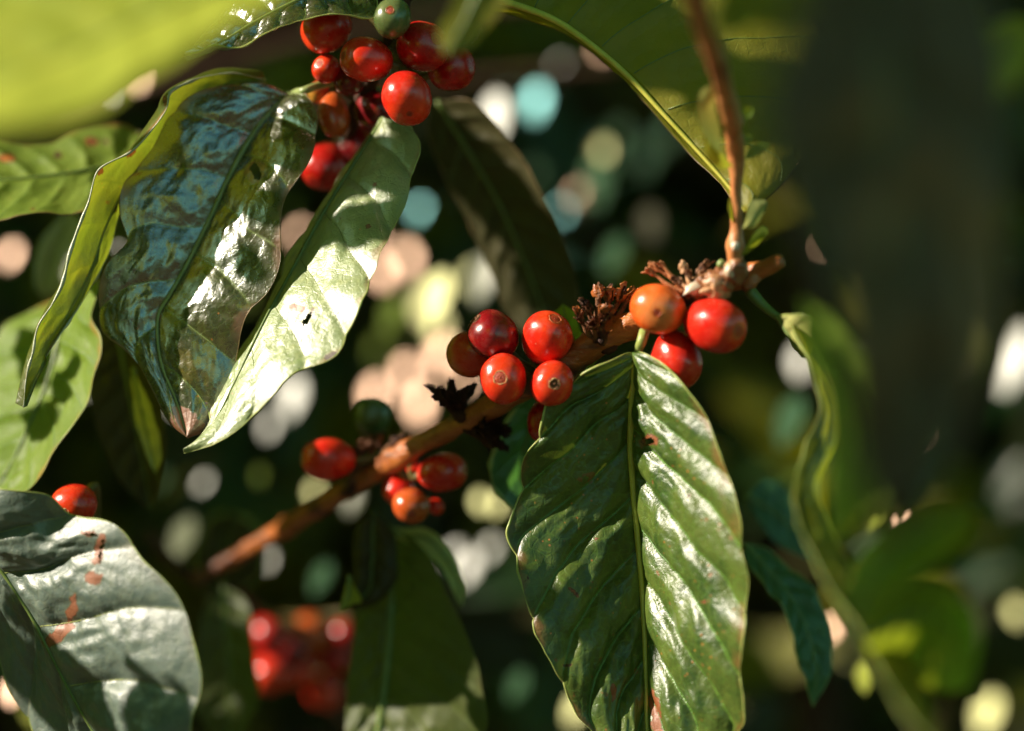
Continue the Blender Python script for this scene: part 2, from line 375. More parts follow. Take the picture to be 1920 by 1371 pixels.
def build_leaf(label, mid, left, right, mat, nv=9, sweep=.10, amp=1.0, facing=1, nu=90, nw=26, bulge=(0.0, 0.0), ruffle=.8, seed=0,
               rib=M['rib_green'], rib_r=(.8, .2), petiole=None, pet_r=1.0, veins=False, vein_r=.16, margin=None, margin_r=.18,
               holes=(), stains=(), group=None, wrinkle=0.0, cat='leaf', name='coffee_leaf', vein_side=(0, 1), wig=.35, pet_mat=None, rib_part=True, scal=0.0, rib_up=.25,
               pil=0.7):
    """mid/left/right: base to tip, (photo px, photo px, mm from the focal plane). facing +1: the glossy upper face is towards the camera."""
    rnd = random.Random(seed)
    Cm = px_curve(mid, nu)
    lp = [mid[0]] + list(left) + [mid[-1]]; rp = [mid[0]] + list(right) + [mid[-1]]
    E = [px_curve(lp, nu), px_curve(rp, nu)]
    u = np.linspace(0, 1, nu)
    w = np.linspace(0, 1, nw)
    w = w ** .9
    halves = []
    # in-plane wiggle of the margin
    for k in (0, 1):
        dirv = E[k] - Cm
        env = np.sin(math.pi * u)[:, None] ** .5
        wgl = fbm(u * nv * 1.3 + 11 * k, u * 0 + seed * 3.1 + k, seed + 5)[:, None] * .001 * wig
        E[k] = E[k] + unit(dirv) * wgl * env
    # grid: left half reversed, mid, right half
    W = np.r_[-w[::-1], w[1:]]
    V = np.zeros((nu, len(W), 3))
    for j, ww in enumerate(W):
        k = 0 if ww < 0 else 1
        a = abs(ww)
        V[:, j] = Cm * (1 - a) + E[k] * a
    A = np.abs(W)[None, :]; side = (W >= 0).astype(int)
    def normals(V):
        du = np.gradient(V, axis=0); dw = np.gradient(V, axis=1)
        n = np.cross(dw, du)
        ln = np.linalg.norm(n, axis=-1, keepdims=True)
        return n / np.maximum(ln, 1e-12)
    N0 = normals(V)
    # smooth mean normal per row to stay safe at base and tip
    s = np.sign(np.sum(N0[..., 1]))           # +1: normals point away from the camera
    Ncam = N0 * (-s)                           # towards the camera
    mm = .001
    width = np.linalg.norm(E[0] - Cm, axis=1)[:, None], np.linalg.norm(E[1] - Cm, axis=1)[:, None]
    wd = np.where(side[None, :] == 0, width[0], width[1])
    bl = np.where(side[None, :] == 0, bulge[0], bulge[1])
    disp = bl * mm * 4 * A * (1 - A)
    sw = sweep * (A ** .85) * (1 + .4 * A)
    irr = .22 * fbm(u[:, None] * 5 + side[None] * 7.3, A * .8, seed + 2)
    ph = nv * (u[:, None] ** .92 - sw) + .35 * side[None] + irr * .6
    f = ph - np.floor(ph)
    pillow = (4 * f * (1 - f)) ** pil - .55
    env = np.minimum(1, A / .10) * (1 - A ** 4) * np.minimum(1, wd / (6 * mm)) * np.minimum(1, np.sin(math.pi * np.clip(u, .002, .998))[:, None] * 2.2)
    rowamp = 1 + .45 * fbm(np.floor(ph) * 1.7, side[None] * 5.0 + A * 0, seed + 4, 2)
    disp = disp + facing * amp * mm * pillow * env * rowamp
    lumps = fbm(ph * 2.1 + side[None] * 9, A * 6.5, seed + 14, 3) * .30 + fbm(ph * 7, A * 3, seed + 15, 2) * .10
    disp = disp + facing * amp * mm * lumps * env
    disp = disp + mm * ruffle * (A ** 2.5) * fbm(u[:, None] * nv * .9 + side[None] * 13, A * .5, seed + 9, 2) * np.minimum(1, wd / (5 * mm))
    if wrinkle:
        x = (V[..., 0] * 1000) / 9.0; y = (V[..., 2] * 1000) / 9.0
        n = fbm(x, y, seed + 21, 3)
        disp = disp + wrinkle * mm * (1 - np.abs(n) * 2) * .5 * env * 1.2
    V = V + Ncam * disp[..., None]
    if scal:        # the margin swells between the side veins and is drawn in where they end
        sc_ = ((4 * f * (1 - f)) ** .6 - .6) * (1 + .5 * fbm(np.floor(ph) * 1.9, side[None] * 3.3 + A * 0, seed + 8, 2))
        sc_ = sc_ * A ** 5 * np.minimum(1, np.sin(math.pi * np.clip(u, .002, .998))[:, None] * 2.0) * scal * .001
        out_ = np.where(side[None, :, None] == 0, unit(E[0] - Cm)[:, None, :], unit(E[1] - Cm)[:, None, :])
        V = V + out_ * sc_[..., None] + Ncam * (sc_ * .8)[..., None]
    nw2 = len(W)
    pix, _ = proj(V)
    # stains
    dmg = np.zeros((nu, nw2))
    for (sx, sy, rx, ry, ang, st) in stains:
        ca, sa = math.cos(R_(ang)), math.sin(R_(ang))
        dx = pix[..., 0] - sx; dy = pix[..., 1] - sy
        a_ = (dx * ca + dy * sa) / rx; b_ = (-dx * sa + dy * ca) / ry
        q = np.sqrt(a_ ** 2 + b_ ** 2) + .35 * fbm(pix[..., 0] / 14, pix[..., 1] / 14, seed + 31)
        dmg = np.maximum(dmg, st * np.clip((1.15 - q) / .3, 0, 1))
    i, j = np.meshgrid(np.arange(nu - 1), np.arange(nw2 - 1), indexing='ij')
    F = np.stack([i * nw2 + j, i * nw2 + j + 1, (i + 1) * nw2 + j + 1, (i + 1) * nw2 + j], -1)
    keep = np.ones(F.shape[:2], bool)
    for (sx, sy, rx, ry, ang) in holes:
        ca, sa = math.cos(R_(ang)), math.sin(R_(ang))
        c = pix[:-1, :-1]
        dx = c[..., 0] - sx; dy = c[..., 1] - sy
        a_ = (dx * ca + dy * sa) / rx; b_ = (-dx * sa + dy * ca) / ry
        q = a_ ** 2 + b_ ** 2 + .5 * fbm(c[..., 0] / 9, c[..., 1] / 9, seed + 41)
        keep &= q > 1
    F = F[keep]
    # winding: face normal = upper side of the leaf
    fn = np.cross(V[F[:, 1] // nw2, F[:, 1] % nw2] - V[F[:, 0] // nw2, F[:, 0] % nw2], V[F[:, 3] // nw2, F[:, 3] % nw2] - V[F[:, 0] // nw2, F[:, 0] % nw2])
    # natural winding normal vs. grid normal N0
    gn = N0.reshape(-1, 3)[F[:, 0]]
    want = (-s) * facing * gn
    if np.sum(fn * want) < 0: F = F[:, ::-1]
    root = thing(name, label, cat, P(*(petiole[0] if petiole else mid[0])), group)
    vc = np.stack([ph, np.broadcast_to(A, ph.shape), np.broadcast_to(u[:, None], ph.shape)], -1)
    part('blade', V.reshape(-1, 3), F, mat, root, attrs={'vc': ('FLOAT_VECTOR', vc.reshape(-1, 3)), 'dmg': ('FLOAT', dmg.ravel())})
    jm = len(w) - 1
    nm = Ncam[:, jm]
    cl = V[:, jm]
    if rib_part:
        r = np.linspace(rib_r[0], rib_r[1], nu) * mm
        st = slice(0, None, 2)
        tv, tf = tube_geo((cl + nm * (r * rib_up)[:, None])[st], r[st], 8)
        part('midrib', tv, tf, rib, root)
    if petiole:
        pts = px_curve(list(petiole) + [mid[0], mid[min(1, len(mid) - 1)]], 40)
        n_ = 24
        L0 = P(*mid[0])
        k = int(np.argmin(np.linalg.norm(pts - L0, axis=1)))
        pts = curve(pts[:k + 2], n_)
        tv, tf = tube_geo(pts, np.linspace(pet_r * 1.15, rib_r[0] * 1.05, n_) * mm, 12)
        part('petiole', tv, tf, pet_mat or rib, root)
    if veins:
        for k in vein_side:
            js = np.where(side == k)[0]
            if k == 0: js = js[::-1]
            for q in range(int(math.floor(ph.min())) + 1, int(math.ceil(ph.max()))):
                pts = []
                for jj in js[1:-2:2] if k == 1 else js[0:-2:2]:
                    col = ph[:, jj]
                    idx = np.where((col[:-1] < q) & (col[1:] >= q))[0]
                    if len(idx) == 0: continue
                    ii = idx[0]; t = (q - col[ii]) / (col[ii + 1] - col[ii])
                    pp = V[ii, jj] * (1 - t) + V[ii + 1, jj] * t
                    if not all(((pp_ - h_[0]) / h_[2]) ** 2 + ((pq_ - h_[1]) / h_[3]) ** 2 > 1.3 for h_ in holes for pp_, pq_ in [proj(pp)[0]]): break
                    pts.append(pp + Ncam[ii, jj] * vein_r * mm * .35)
                if len(pts) < 5: continue
                pts = np.array(pts)
                rr = np.linspace(vein_r, vein_r * .35, len(pts)) * mm
                tv, tf = tube_geo(pts, rr, 6)
                part('lateral_vein', tv, tf, M['vein_green'] if veins is True else veins, root)
    if margin:
        for k in (0, 1):
            jj = 0 if k == 0 else nw2 - 1
            rr = margin_r * mm * .9 * np.minimum(1, np.sin(math.pi * np.clip(u, .01, .99)) * 3 + .25) * (1 + .7 * fbm(u * 23, u * 0 + k * 5, seed + 51, 2))
            tv, tf = tube_geo(V[:, jj], rr, 6)
            part('margin', tv, tf, margin, root)
    return root

# ------------------------------------------------------------------ berries
BRANCHES = []      # sampled branch centre lines, for the stalks
def build_berry(label, px, py, z, r, axis, mat, asp=1.12, group=None, detail=True, ring=None, ringr=.22, open_pit=False, seed=0, stalk_to=None):
    """r: cross radius in photo px"""
    ring = ring or M['ring']
    d = FOC + z / 1000.0
    rb = r * PX * d / FOC * 1.05
    ra = rb * asp
    c = P(px, py, z)
    ax = cdir(*axis)
    nlat, nlon = (44, 56) if detail else (20, 28)
    th = np.linspace(0, math.pi, nlat); ph = np.linspace(0, 2 * math.pi, nlon, endpoint=False)
    T, Pp = np.meshgrid(th, ph, indexing='ij')
    rr = rb * np.sin(T) ** .96
    zz = ra * np.cos(T)
    # egg shape: a little slimmer towards the stalk, flattened at the calyx
    rr = rr * (1 + .05 * np.cos(T)) ; zz = np.where(zz > 0, zz * (1 - .05 * (zz / ra) ** 4), zz)
    lob = fbm(np.cos(Pp) * 1.3 + seed, np.sin(Pp) * 1.3 + T * 1.4, seed, 2)
    flat = 1 + .06 * np.cos(2 * Pp + seed) * np.sin(T) + .035 * lob * np.sin(T)
    rr = rr * flat
    # dimple in the calyx scar
    q = rr / (rb * ringr)
    zz = zz - np.where(T < 1, np.exp(-q ** 4) * ra * .035, 0)
    X = rr * np.cos(Pp); Y = rr * np.sin(Pp)
    Vv = np.stack([X, Y, zz], -1).reshape(-1, 3)
    i, j = np.meshgrid(np.arange(nlat - 1), np.arange(nlon), indexing='ij'); j2 = (j + 1) % nlon
    F = np.stack([i * nlon + j, (i + 1) * nlon + j, (i + 1) * nlon + j2, i * nlon + j2], -1).reshape(-1, 4)
    Q = Vector(ax).to_track_quat('Z', 'Y'); Rm = np.array(Q.to_matrix())
    root = thing('coffee_berry', label, 'berry', c, group)
    def P3(name, V, F, m, attrs=None):
        o = link(name, make_mesh(name, V, F, m, True, attrs), root)
        o.rotation_mode = 'QUATERNION'; o.rotation_quaternion = Q
        return o
    P3('skin', Vv, F, mat, {'bz': ('FLOAT', np.cos(T).ravel())})
    rnd = random.Random(seed * 7 + int(px))
    # calyx ring: an uneven raised circle
    a = np.linspace(0, 2 * math.pi, 33)[:-1]
    if detail:
        R0 = rb * ringr * (1 + .06 * np.sin(3 * a + seed) + .04 * np.sin(7 * a + seed * 2))
        tt = np.arcsin(np.clip(ringr, 0, 1))
        z0 = ra * math.cos(tt) * (1 - .05 * math.cos(tt) ** 4) - ra * .012
        n = len(a); seg = 6; tr = rb * .022
        b = np.linspace(0, 2 * math.pi, seg, endpoint=False)
        AA, BB = np.meshgrid(a, b, indexing='ij')
        trr = tr * (1 + .5 * vnoise(AA * 3, AA * 0 + seed, 3))
        RR = R0[:, None] + trr * np.cos(BB)
        Vr = np.stack([RR * np.cos(AA), RR * np.sin(AA), z0 + trr * np.sin(BB) * 1.2], -1).reshape(-1, 3)
        i, j = np.meshgrid(np.arange(n), np.arange(seg), indexing='ij')
        Fr = np.stack([i * seg + j, i * seg + (j + 1) % seg, ((i + 1) % n) * seg + (j + 1) % seg, ((i + 1) % n) * seg + j], -1).reshape(-1, 4)
        P3('calyx_ring', Vr, Fr[:, ::-1], ring)
        # pit: a small lathe with a knob in the middle
        prof = [(0, .05), (.10, .045), (.16, .02), (.26, .012), (.40, .03), (.55, .02), (.85, .0)] if not open_pit else [(0, .10), (.16, .09), (.22, .02), (.40, .0), (.60, .02), (.85, .05)]
        base = ra * (1 - .05) - ra * .033
        pv = []; nn = 20
        for (q_, h_) in prof:
            for k in range(nn):
                t = 2 * math.pi * k / nn
                pv.append((q_ * rb * ringr * math.cos(t), q_ * rb * ringr * math.sin(t), base + h_ * rb))
        pv = np.array(pv); i, j = np.meshgrid(np.arange(len(prof) - 1), np.arange(nn), indexing='ij'); j2 = (j + 1) % nn
        Fp = np.stack([i * nn + j, (i + 1) * nn + j, (i + 1) * nn + j2, i * nn + j2], -1).reshape(-1, 4)
        P3('calyx_pit', pv, Fp, M['pit'] if not open_pit else M['dry'])
    # stalk
    st = c - ax * ra * .93
    end = c - ax * (ra + .006)
    if stalk_to is not None: end = P(*stalk_to)
    elif BRANCHES:
        best = None
        for bpts in BRANCHES:
            dd = np.linalg.norm(bpts - st, axis=1); k = int(np.argmin(dd))
            if best is None or dd[k] < best[0]: best = (dd[k], bpts[k])
        if best[0] < .03: end = best[1]
    mid_ = st - ax * .35 * np.linalg.norm(end - st)
    pts = curve([st, mid_, end], 12)
    tv, tf = tube_geo(pts, np.linspace(.0013, .0010, 12), 8)
    part('stalk', tv, tf, M['stalk'], root)
    return root

def build_branch(label, pts, rads, mat, nodes=(), name='coffee_branch', lump=.17, seg=24, n=170, cat='branch', flakes=(), group=None):
    p4 = np.array([np.r_[P(*q), r / 1000.0] for q, r in zip(pts, rads)])
    c = curve(p4, n)
    xy, rr = c[:, :3], c[:, 3].copy()
    s = np.linspace(0, 1, n)
    for (t, k, wd) in nodes: rr = rr * (1 + k * np.exp(-((s - t) / wd) ** 2))
    root = thing(name, label, cat, xy[0], group)
    tv, tf = tube_geo(xy, rr, seg, True, lump, 3)
    part('stem', tv, tf, mat, root)
    BRANCHES.append(xy)
    return root

def flake(root, px, py, z, r, mat, seed=0, sx=1.8, ang=20):
    """a lifted scale of bark or a swollen knob on a branch"""
    n, m_ = 14, 20
    th = np.linspace(0, math.pi, n); ph = np.linspace(0, 2 * math.pi, m_, endpoint=False)
    T, Q = np.meshgrid(th, ph, indexing='ij')
    lump = 1 + .22 * fbm(T * 1.7, np.cos(Q) * 1.3 + 4, seed) + .12 * fbm(np.sin(Q) * 3, T * 3, seed + 3)
    X = np.sin(T) * np.cos(Q) * sx * lump; Y = np.cos(T) * lump; Z = np.sin(T) * np.sin(Q) * lump * .8
    ca, sa = math.cos(R_(ang)), math.sin(R_(ang))
    V = np.stack([X * ca - Y * sa, Z, X * sa + Y * ca], -1).reshape(-1, 3) * r / 1000 + P(px, py, z)
    i, j = np.meshgrid(np.arange(n - 1), np.arange(m_), indexing='ij'); j2 = (j + 1) % m_
    F = np.stack([i * m_ + j, i * m_ + j2, (i + 1) * m_ + j2, (i + 1) * m_ + j], -1).reshape(-1, 4)
    return part('bark_scale', V, F, mat, root)

def build_bract(label, base, sprigs, mat, seed=0, group='dried flower remains on the branch', size=1.0, mat2=None):
    """withered flower cluster: stalks with torn, curled cups. sprigs: (px, py, z) ends"""
    rnd = random.Random(seed)
    root = thing('dried_flower_remnant', label, 'dried flower', P(*base), group)
    b0 = P(*base)
    mat2 = mat2 or mat
    for k, e in enumerate(sprigs):
        e = P(*e)
        m1 = (b0 + e) / 2 + np.array([rnd.uniform(-1, 1), rnd.uniform(-1, 1), rnd.uniform(-1, 1)]) * .0008
        c = curve([b0 + np.array([rnd.uniform(-1, 1), rnd.uniform(-1, 1), rnd.uniform(-.5, .5)]) * .0012 * size, m1, e], 12)
        tv, tf = tube_geo(c, np.linspace(.0009, .00045, 12) * size, 7, True, .35, seed + k)
        part('stalk', tv, tf, mat, root)
        # torn cup of curled pieces
        T = unit(e - m1); a = unit(np.cross(T, [0.3, 1, .2])); b = np.cross(T, a)
        npet = rnd.choice([3, 4, 4, 5])
        for q in range(npet):
            an = 2 * math.pi * q / npet + rnd.uniform(-.4, .4)
            o_ = a * math.cos(an) + b * math.sin(an); sd = np.cross(T, o_)
            L = rnd.uniform(.0018, .0042) * size; Wd = rnd.uniform(.0007, .0016) * size
            nu_, nv_ = 8, 6
            VV = []
            curl = rnd.uniform(-.5, 1.3)
            for i in range(nu_):
                t = i / (nu_ - 1)
                wdt = Wd * (math.sin(math.pi * min(.97, t * .8 + .15)) ** .6) * (1 + .25 * rnd.uniform(-1, 1))
                ctr = e + T * L * (t - .2) + o_ * (.0003 * size + L * .45 * t ** 1.5 * curl)
                for j in range(nv_):
                    x = j / (nv_ - 1) * 2 - 1
                    VV.append(ctr + sd * wdt * x + o_ * (-.5 * wdt * x * x) + (T * rnd.uniform(-1, 1) + o_ * rnd.uniform(-1, 1)) * .00028 * size)
            VV = np.array(VV)
            i, j = np.meshgrid(np.arange(nu_ - 1), np.arange(nv_ - 1), indexing='ij')
            F = np.stack([i * nv_ + j, i * nv_ + j + 1, (i + 1) * nv_ + j + 1, (i + 1) * nv_ + j], -1).reshape(-1, 4)
            # thickness: second skin
            nrm = unit(np.cross(VV[1] - VV[0], VV[nv_] - VV[0])) * .00011 * size
            n0 = len(VV); VV = np.vstack([VV, VV + nrm]); F2 = F[:, ::-1] + n0
            rim = []
            ring_ = [j for j in range(nv_)] + [i * nv_ + nv_ - 1 for i in range(1, nu_)] + [(nu_ - 1) * nv_ + j for j in range(nv_ - 2, -1, -1)] + [i * nv_ for i in range(nu_ - 2, 0, -1)]
            for x_, y_ in zip(ring_, ring_[1:] + ring_[:1]): rim.append((x_, y_, y_ + n0, x_ + n0))
            F = np.vstack([F, F2, np.array(rim)[:, ::-1]])
            part('bract', VV, F, mat2 if rnd.random() < .5 else mat, root)
    return root

# =================================================================== THE GROUND AND THE BANK BEHIND
gx = 60
xs = np.concatenate([np.linspace(-400, -8, 20), np.linspace(-7, 7, 57), np.linspace(8, 400, 20)])
ys = xs.copy()
Xg, Yg = np.meshgrid(xs, ys, indexing='ij')
Zg = .04 * fbm(Xg * 1.3, Yg * 1.3, 2) - .02
rise = np.clip((Yg - 4.5) / 6.0, 0, 1); Zg = Zg + rise ** 1.2 * 1.1
nx, ny = Xg.shape
i, j = np.meshgrid(np.arange(nx - 1), np.arange(ny - 1), indexing='ij')
Fg = np.stack([i * ny + j, (i + 1) * ny + j, (i + 1) * ny + j + 1, i * ny + j + 1], -1).reshape(-1, 4)
ground = link('ground', make_mesh('ground', np.stack([Xg, Yg, Zg], -1).reshape(-1, 3), Fg, M['soil']))
ground['kind'] = 'structure'

# =================================================================== SHRUBS: behind the subject, and an unseen one added to shade it from the left
E1 = unit(np.cross(SUN, [0, 0, 1.0])); E2 = unit(np.cross(E1, SUN))
if E1[1] < 0: E1 = -E1
if E2[2] < 0: E2 = -E2
def suv(p): p = np.asarray(p); return np.stack([p @ E1, p @ E2], -1)

# things in the background that the sun reaches: (px, py, depth mm, half length px at that place, kind)
GLINTS = [
 (930, 218, 300, 52, 'mirror'), (1088, 372, 420, 46, 'peach_glint'), (1125, 292, 400, 46, 'tan'), 
 (716, 512, 450, 42, 'peach_glint'), (762, 488, 480, 42, 'peach_glint'), (800, 572, 520, 58, 'tan'), (884, 520, 420, 36, 'tan'), (706, 655, 420, 26, 'green'),
 (826, 668, 460, 50, 'peach_glint'), (702, 742, 440, 46, 'peach_glint'), (786, 760, 450, 50, 'peach_glint'), (872, 702, 460, 46, 'peach_glint'), (820, 615, 470, 40, 'tan'), (760, 700, 460, 40, 'peach_glint'),
 (548, 745, 330, 44, 'mirror'), (505, 800, 340, 22, 'mirror'), (545, 400, 380, 30, 'tan'), (560, 440, 420, 26, 'peach_glint'), (380, 906, 300, 16, 'mirror'), (486, 893, 260, 18, 'green'),
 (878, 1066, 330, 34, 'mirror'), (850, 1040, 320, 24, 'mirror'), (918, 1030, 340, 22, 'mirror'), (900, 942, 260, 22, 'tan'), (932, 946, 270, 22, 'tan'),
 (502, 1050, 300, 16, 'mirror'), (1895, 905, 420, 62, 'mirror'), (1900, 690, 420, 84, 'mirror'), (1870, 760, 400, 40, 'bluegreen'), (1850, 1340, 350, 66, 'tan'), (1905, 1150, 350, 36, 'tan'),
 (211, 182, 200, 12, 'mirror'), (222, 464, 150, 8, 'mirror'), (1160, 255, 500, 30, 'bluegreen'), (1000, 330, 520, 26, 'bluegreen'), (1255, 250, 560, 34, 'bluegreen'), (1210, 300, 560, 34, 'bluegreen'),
 (1500, 680, 350, 34, 'mirror'), (300, 900, 330, 20, 'bluegreen'), (700, 440, 420, 22, 'peach_glint'), (1640, 975, 120, 24, 'lime'), (1690, 975, 130, 16, 'peach_glint'), (1655, 1180, 110, 22, 'lime'), (1620, 1270, 120, 36, 'lime'),
 (60, 1330, 200, 40, 'lime'), (20, 1300, 200, 26, 'peach_glint'), (1050, 130, 420, 22, 'mirror'), (600, 60, 500, 20, 'green'), (1130, 90, 480, 20, 'peach_glint'), (330, 760, 300, 18, 'mirror'), (160, 735, 220, 10, 'mirror'), (1080, 1330, 300, 34, 'tan'),
 (590, 925, 300, 20, 'tan'), (1560, 1180, 260, 22, 'peach_glint'), (20, 480, 320, 34, 'peach_glint'), (460, 560, 420, 22, 'green'), (905, 520, 240, 62, 'green_dim'), (815, 560, 260, 60, 'tan'), (735, 590, 300, 44, 'green'), (1150, 480, 300, 46, 'bluegreen'), (1480, 790, 220, 60, 'bluegreen'),
 (1004, 194, 430, 34, 'sky_disc'), (786, 396, 380, 20, 'sky_disc'), (1052, 398, 470, 14, 'sky_disc'), (1790, 275, 420, 12, 'sky_disc'), (340, 1010, 220, 50, 'olive_dark'), (600, 1085, 220, 40, 'bluegreen'), (260, 150, 320, 26, 'peach_glint'), (970, 1290, 250, 40, 'bluegreen'), (660, 940, 240, 30, 'green_dim'), (1120, 340, 360, 60, 'bluegreen'), (1220, 420, 330, 40, 'dark'),
]
rg_ = random.Random(77)
for _ in range(9):
    GLINTS.append((rg_.uniform(120, 1900), rg_.uniform(40, 1340), rg_.uniform(260, 520), rg_.uniform(5, 11), rg_.choice(['peach_glint', 'mirror', 'tan', 'bluegreen', 'green', 'peach_glint'])))
SKY_GAPS = []
FG_SHADE = [(1100, 1170, -4, 50), (745, 310, 8, 44), (730, 395, 2, 44), (690, 465, 2, 36), (772, 248, 13, 36), (715, 432, 2, 34), (757, 325, 8, 100), (722, 428, 2, 70),
            (700, 360, 12, 60), (640, 460, 8, 55), (570, 550, 7, 34), (1160, 60, 5, 100), (1280, 150, 0, 90), (1380, 160, -10, 90), (1060, 20, 5, 60),
            (880, 60, 10, 60), (790, 80, 5, 30), (960, 400, 65, 110), (1020, 520, 65, 80), (880, 300, 62, 80), (240, 760, 60, 80), (430, 1220, 106, 90), (60, 1280, 10, 90), (180, 1350, 8, 70), (290, 1362, -28, 90), (170, 1320, -12, 80), (120, 1290, -2, 60), (100, 1240, 2, 60), (360, 1340, -30, 40), (60, 1160, 4, 40), (230, 1310, -6, 40), (700, 1040, 54, 50), (760, 1150, 60, 70),
            (670, 270, 45, 50), (700, 1000, 54, 40), (1400, 950, 80, 60)]
rs = np.random.RandomState(11)
lit = []
for (x, y, z, r, k) in GLINTS:
    lit.append(np.r_[suv(P(x, y, z)), (r * PX * (FOC + z / 1000) / FOC) * 1.0 + .004])
for (x, y, z, r) in ((1690, 690, -252, 130), (1620, 260, -254, 60), (530, 1240, 184, 70), (600, 1290, 184, 50), (590, 1190, 176, 40), (780, 700, 460, 150), (430, 1060, 90, 60), (60, 800, 42, 120), (60, 330, 42, 120), (520, 1000, 80, 60)):
    lit.append(np.r_[suv(P(x, y, z)), (r * PX * (FOC + z / 1000) / FOC)])
lit = np.array(lit)
fgc = []
for x in range(-60, 1500, 120):
    for y in range(-40, 1450, 120):
        for z in (-50, 0, 50): fgc.append(suv(P(x, y, z)))
for x in range(-220, 580, 80):
    for y in range(-180, 280, 80):
        for z in (-145, -165, -185): fgc.append(suv(P(x, y, z)))
for x in range(1480, 1800, 80):
    for y in range(560, 1420, 80):
        for z in (-75, -105, -135): fgc.append(suv(P(x, y, z)))
fgc = np.array(fgc)
shd = np.array([np.r_[suv(P(x, y, z)), r * PX] for (x, y, z, r) in FG_SHADE])

def is_lit(uv, pad=.0):
    uv = np.atleast_2d(uv)
    a = (np.linalg.norm(uv[:, None] - lit[None, :, :2], axis=-1) < lit[None, :, 2] + pad).any(1)
    b = (np.linalg.norm(uv[:, None] - fgc[None], axis=-1) < .014 + pad).any(1)
    return a | b

def leaf_template(n=7, m=3, fold=.25, droop=.25, wid=.36):
    """a simple coffee leaf of length 1 along +y, upper side +z"""
    V = []; VC = []
    for i in range(n):
        t = i / (n - 1)
        w = wid * .5 * (math.sin(math.pi * min(1, t ** .85)) ** .8) * (1 - .25 * t) + (.002 if i in (0, n - 1) else 0)
        for j in range(-m, m + 1):
            s = j / m
            V.append((w * s * (1 + .06 * math.sin(t * 19 + s)), t, -droop * (t - .3) ** 2 + fold * w * abs(s) + .012 * math.sin(t * 22 + abs(s) * 2) * abs(s)))
            VC.append((t * 9 - abs(s), abs(s) * .9, t))
    k = 2 * m + 1
    F = [(i * k + j, i * k + j + 1, (i + 1) * k + j + 1, (i + 1) * k + j) for i in range(n - 1) for j in range(k - 1)]
    return np.array(V), np.array(F), np.array(VC)
TEMPL = [leaf_template(9, 3, f, d, w) for f, d, w in ((.25, .3, .36), (.45, .5, .40), (.1, .15, .33), (.3, .7, .42))]
FLAT = leaf_template(9, 3, .06, .06, .62)

def frame_of(normal, up):
    z = unit(normal); y = up - z * np.dot(up, z)
    y = unit(y) if np.linalg.norm(y) > 1e-4 else unit(np.cross(z, [1, 0, 0.3])); x = np.cross(y, z)
    return np.stack([x, y, z], 1)

def joined_leaves(name, mats, root, mat):
    """many leaves in one mesh: matrices (4x4)"""
    V = []; F = []; VC = []; off = 0
    for k, (Rm, loc, sc) in enumerate(mats):
        tv, tf, tc = TEMPL[k % 4]
        V.append(tv * sc @ Rm.T + loc); F.append(tf + off); VC.append(tc); off += len(tv)
    V = np.vstack(V); F = np.vstack(F); VC = np.vstack(VC)
    o = part(name, V, F, mat, root, attrs={'vc': ('FLOAT_VECTOR', VC), 'dmg': ('FLOAT', np.zeros(len(V)))})
    o['kind'] = 'stuff'
    return o

def stems(root, base, tips, r0, mat, nm='branch'):
    for k, t in enumerate(tips):
        t = np.array(t); b = np.array(base)
        m_ = (b * .45 + t * .55) + np.array([rs.uniform(-.05, .05), rs.uniform(-.05, .05), .08])
        tv, tf = tube_geo(curve([b, m_, t], 16), np.linspace(r0, r0 * .35, 16), 7)
        part('trunk' if k == 0 and nm == 'trunk' else 'branch', tv, tf, mat, root)

def mesh_of(tmpl, mat, nm):
    return make_mesh(nm, tmpl[0], tmpl[1], mat, True, {'vc': ('FLOAT_VECTOR', tmpl[2]), 'dmg': ('FLOAT', np.zeros(len(tmpl[0])))})

LM = {}
def leaf_part(root, Rm, loc, sc, mat, tmpl_i):
    key = (mat, tmpl_i)
    if key not in LM: LM[key] = mesh_of(TEMPL[tmpl_i] if tmpl_i >= 0 else FLAT, M[mat], 'leaf')
    o = link('leaf', LM[key], root)
    M4 = np.eye(4); M4[:3, :3] = Rm * sc; M4[:3, 3] = loc - np.array(root.location)
    o.matrix_local = Matrix(M4.tolist())
    return o

def in_view(p, pad=60):
    q, d = proj(p)
    return (q[..., 0] > -pad) & (q[..., 0] < 1920 + pad) & (q[..., 1] > -pad) & (q[..., 1] < 1371 + pad) & (d > .05)

def outline(p, Rm, L):
    return np.array([p + Rm[:, 1] * L * s + Rm[:, 0] * L * w for s in np.linspace(-.5, .5, 13) for w in (-.17, 0, .17)])

def blocks_gap(pts):
    q, d = proj(pts)
    for (x, y, z, r) in SKY_GAPS:
        if (np.hypot(q[:, 0] - x, q[:, 1] - y) < r + 14).any(): return True
    return False

def hides_glint(p, size, tight=.45):
    q, d = proj(p)
    for (x, y, z, r, k) in GLINTS:
        if d < FOC + z / 1000 + .02 and math.hypot(q[0] - x, q[1] - y) < r + 45 + size * tight * FOC / (PX * d): return True
    return False

GL_T = np.array([P(x, y, z) @ SUN for (x, y, z, r, k) in GLINTS])
def shades_glint(p, size):
    dd = np.linalg.norm(suv(p) - lit[:len(GLINTS), :2], axis=1)
    return bool(((dd < lit[:len(GLINTS), 2] + size * .42) & (p @ SUN > GL_T + .03)).any())

H = unit(SUN + np.array([0, -1.0, 0]))
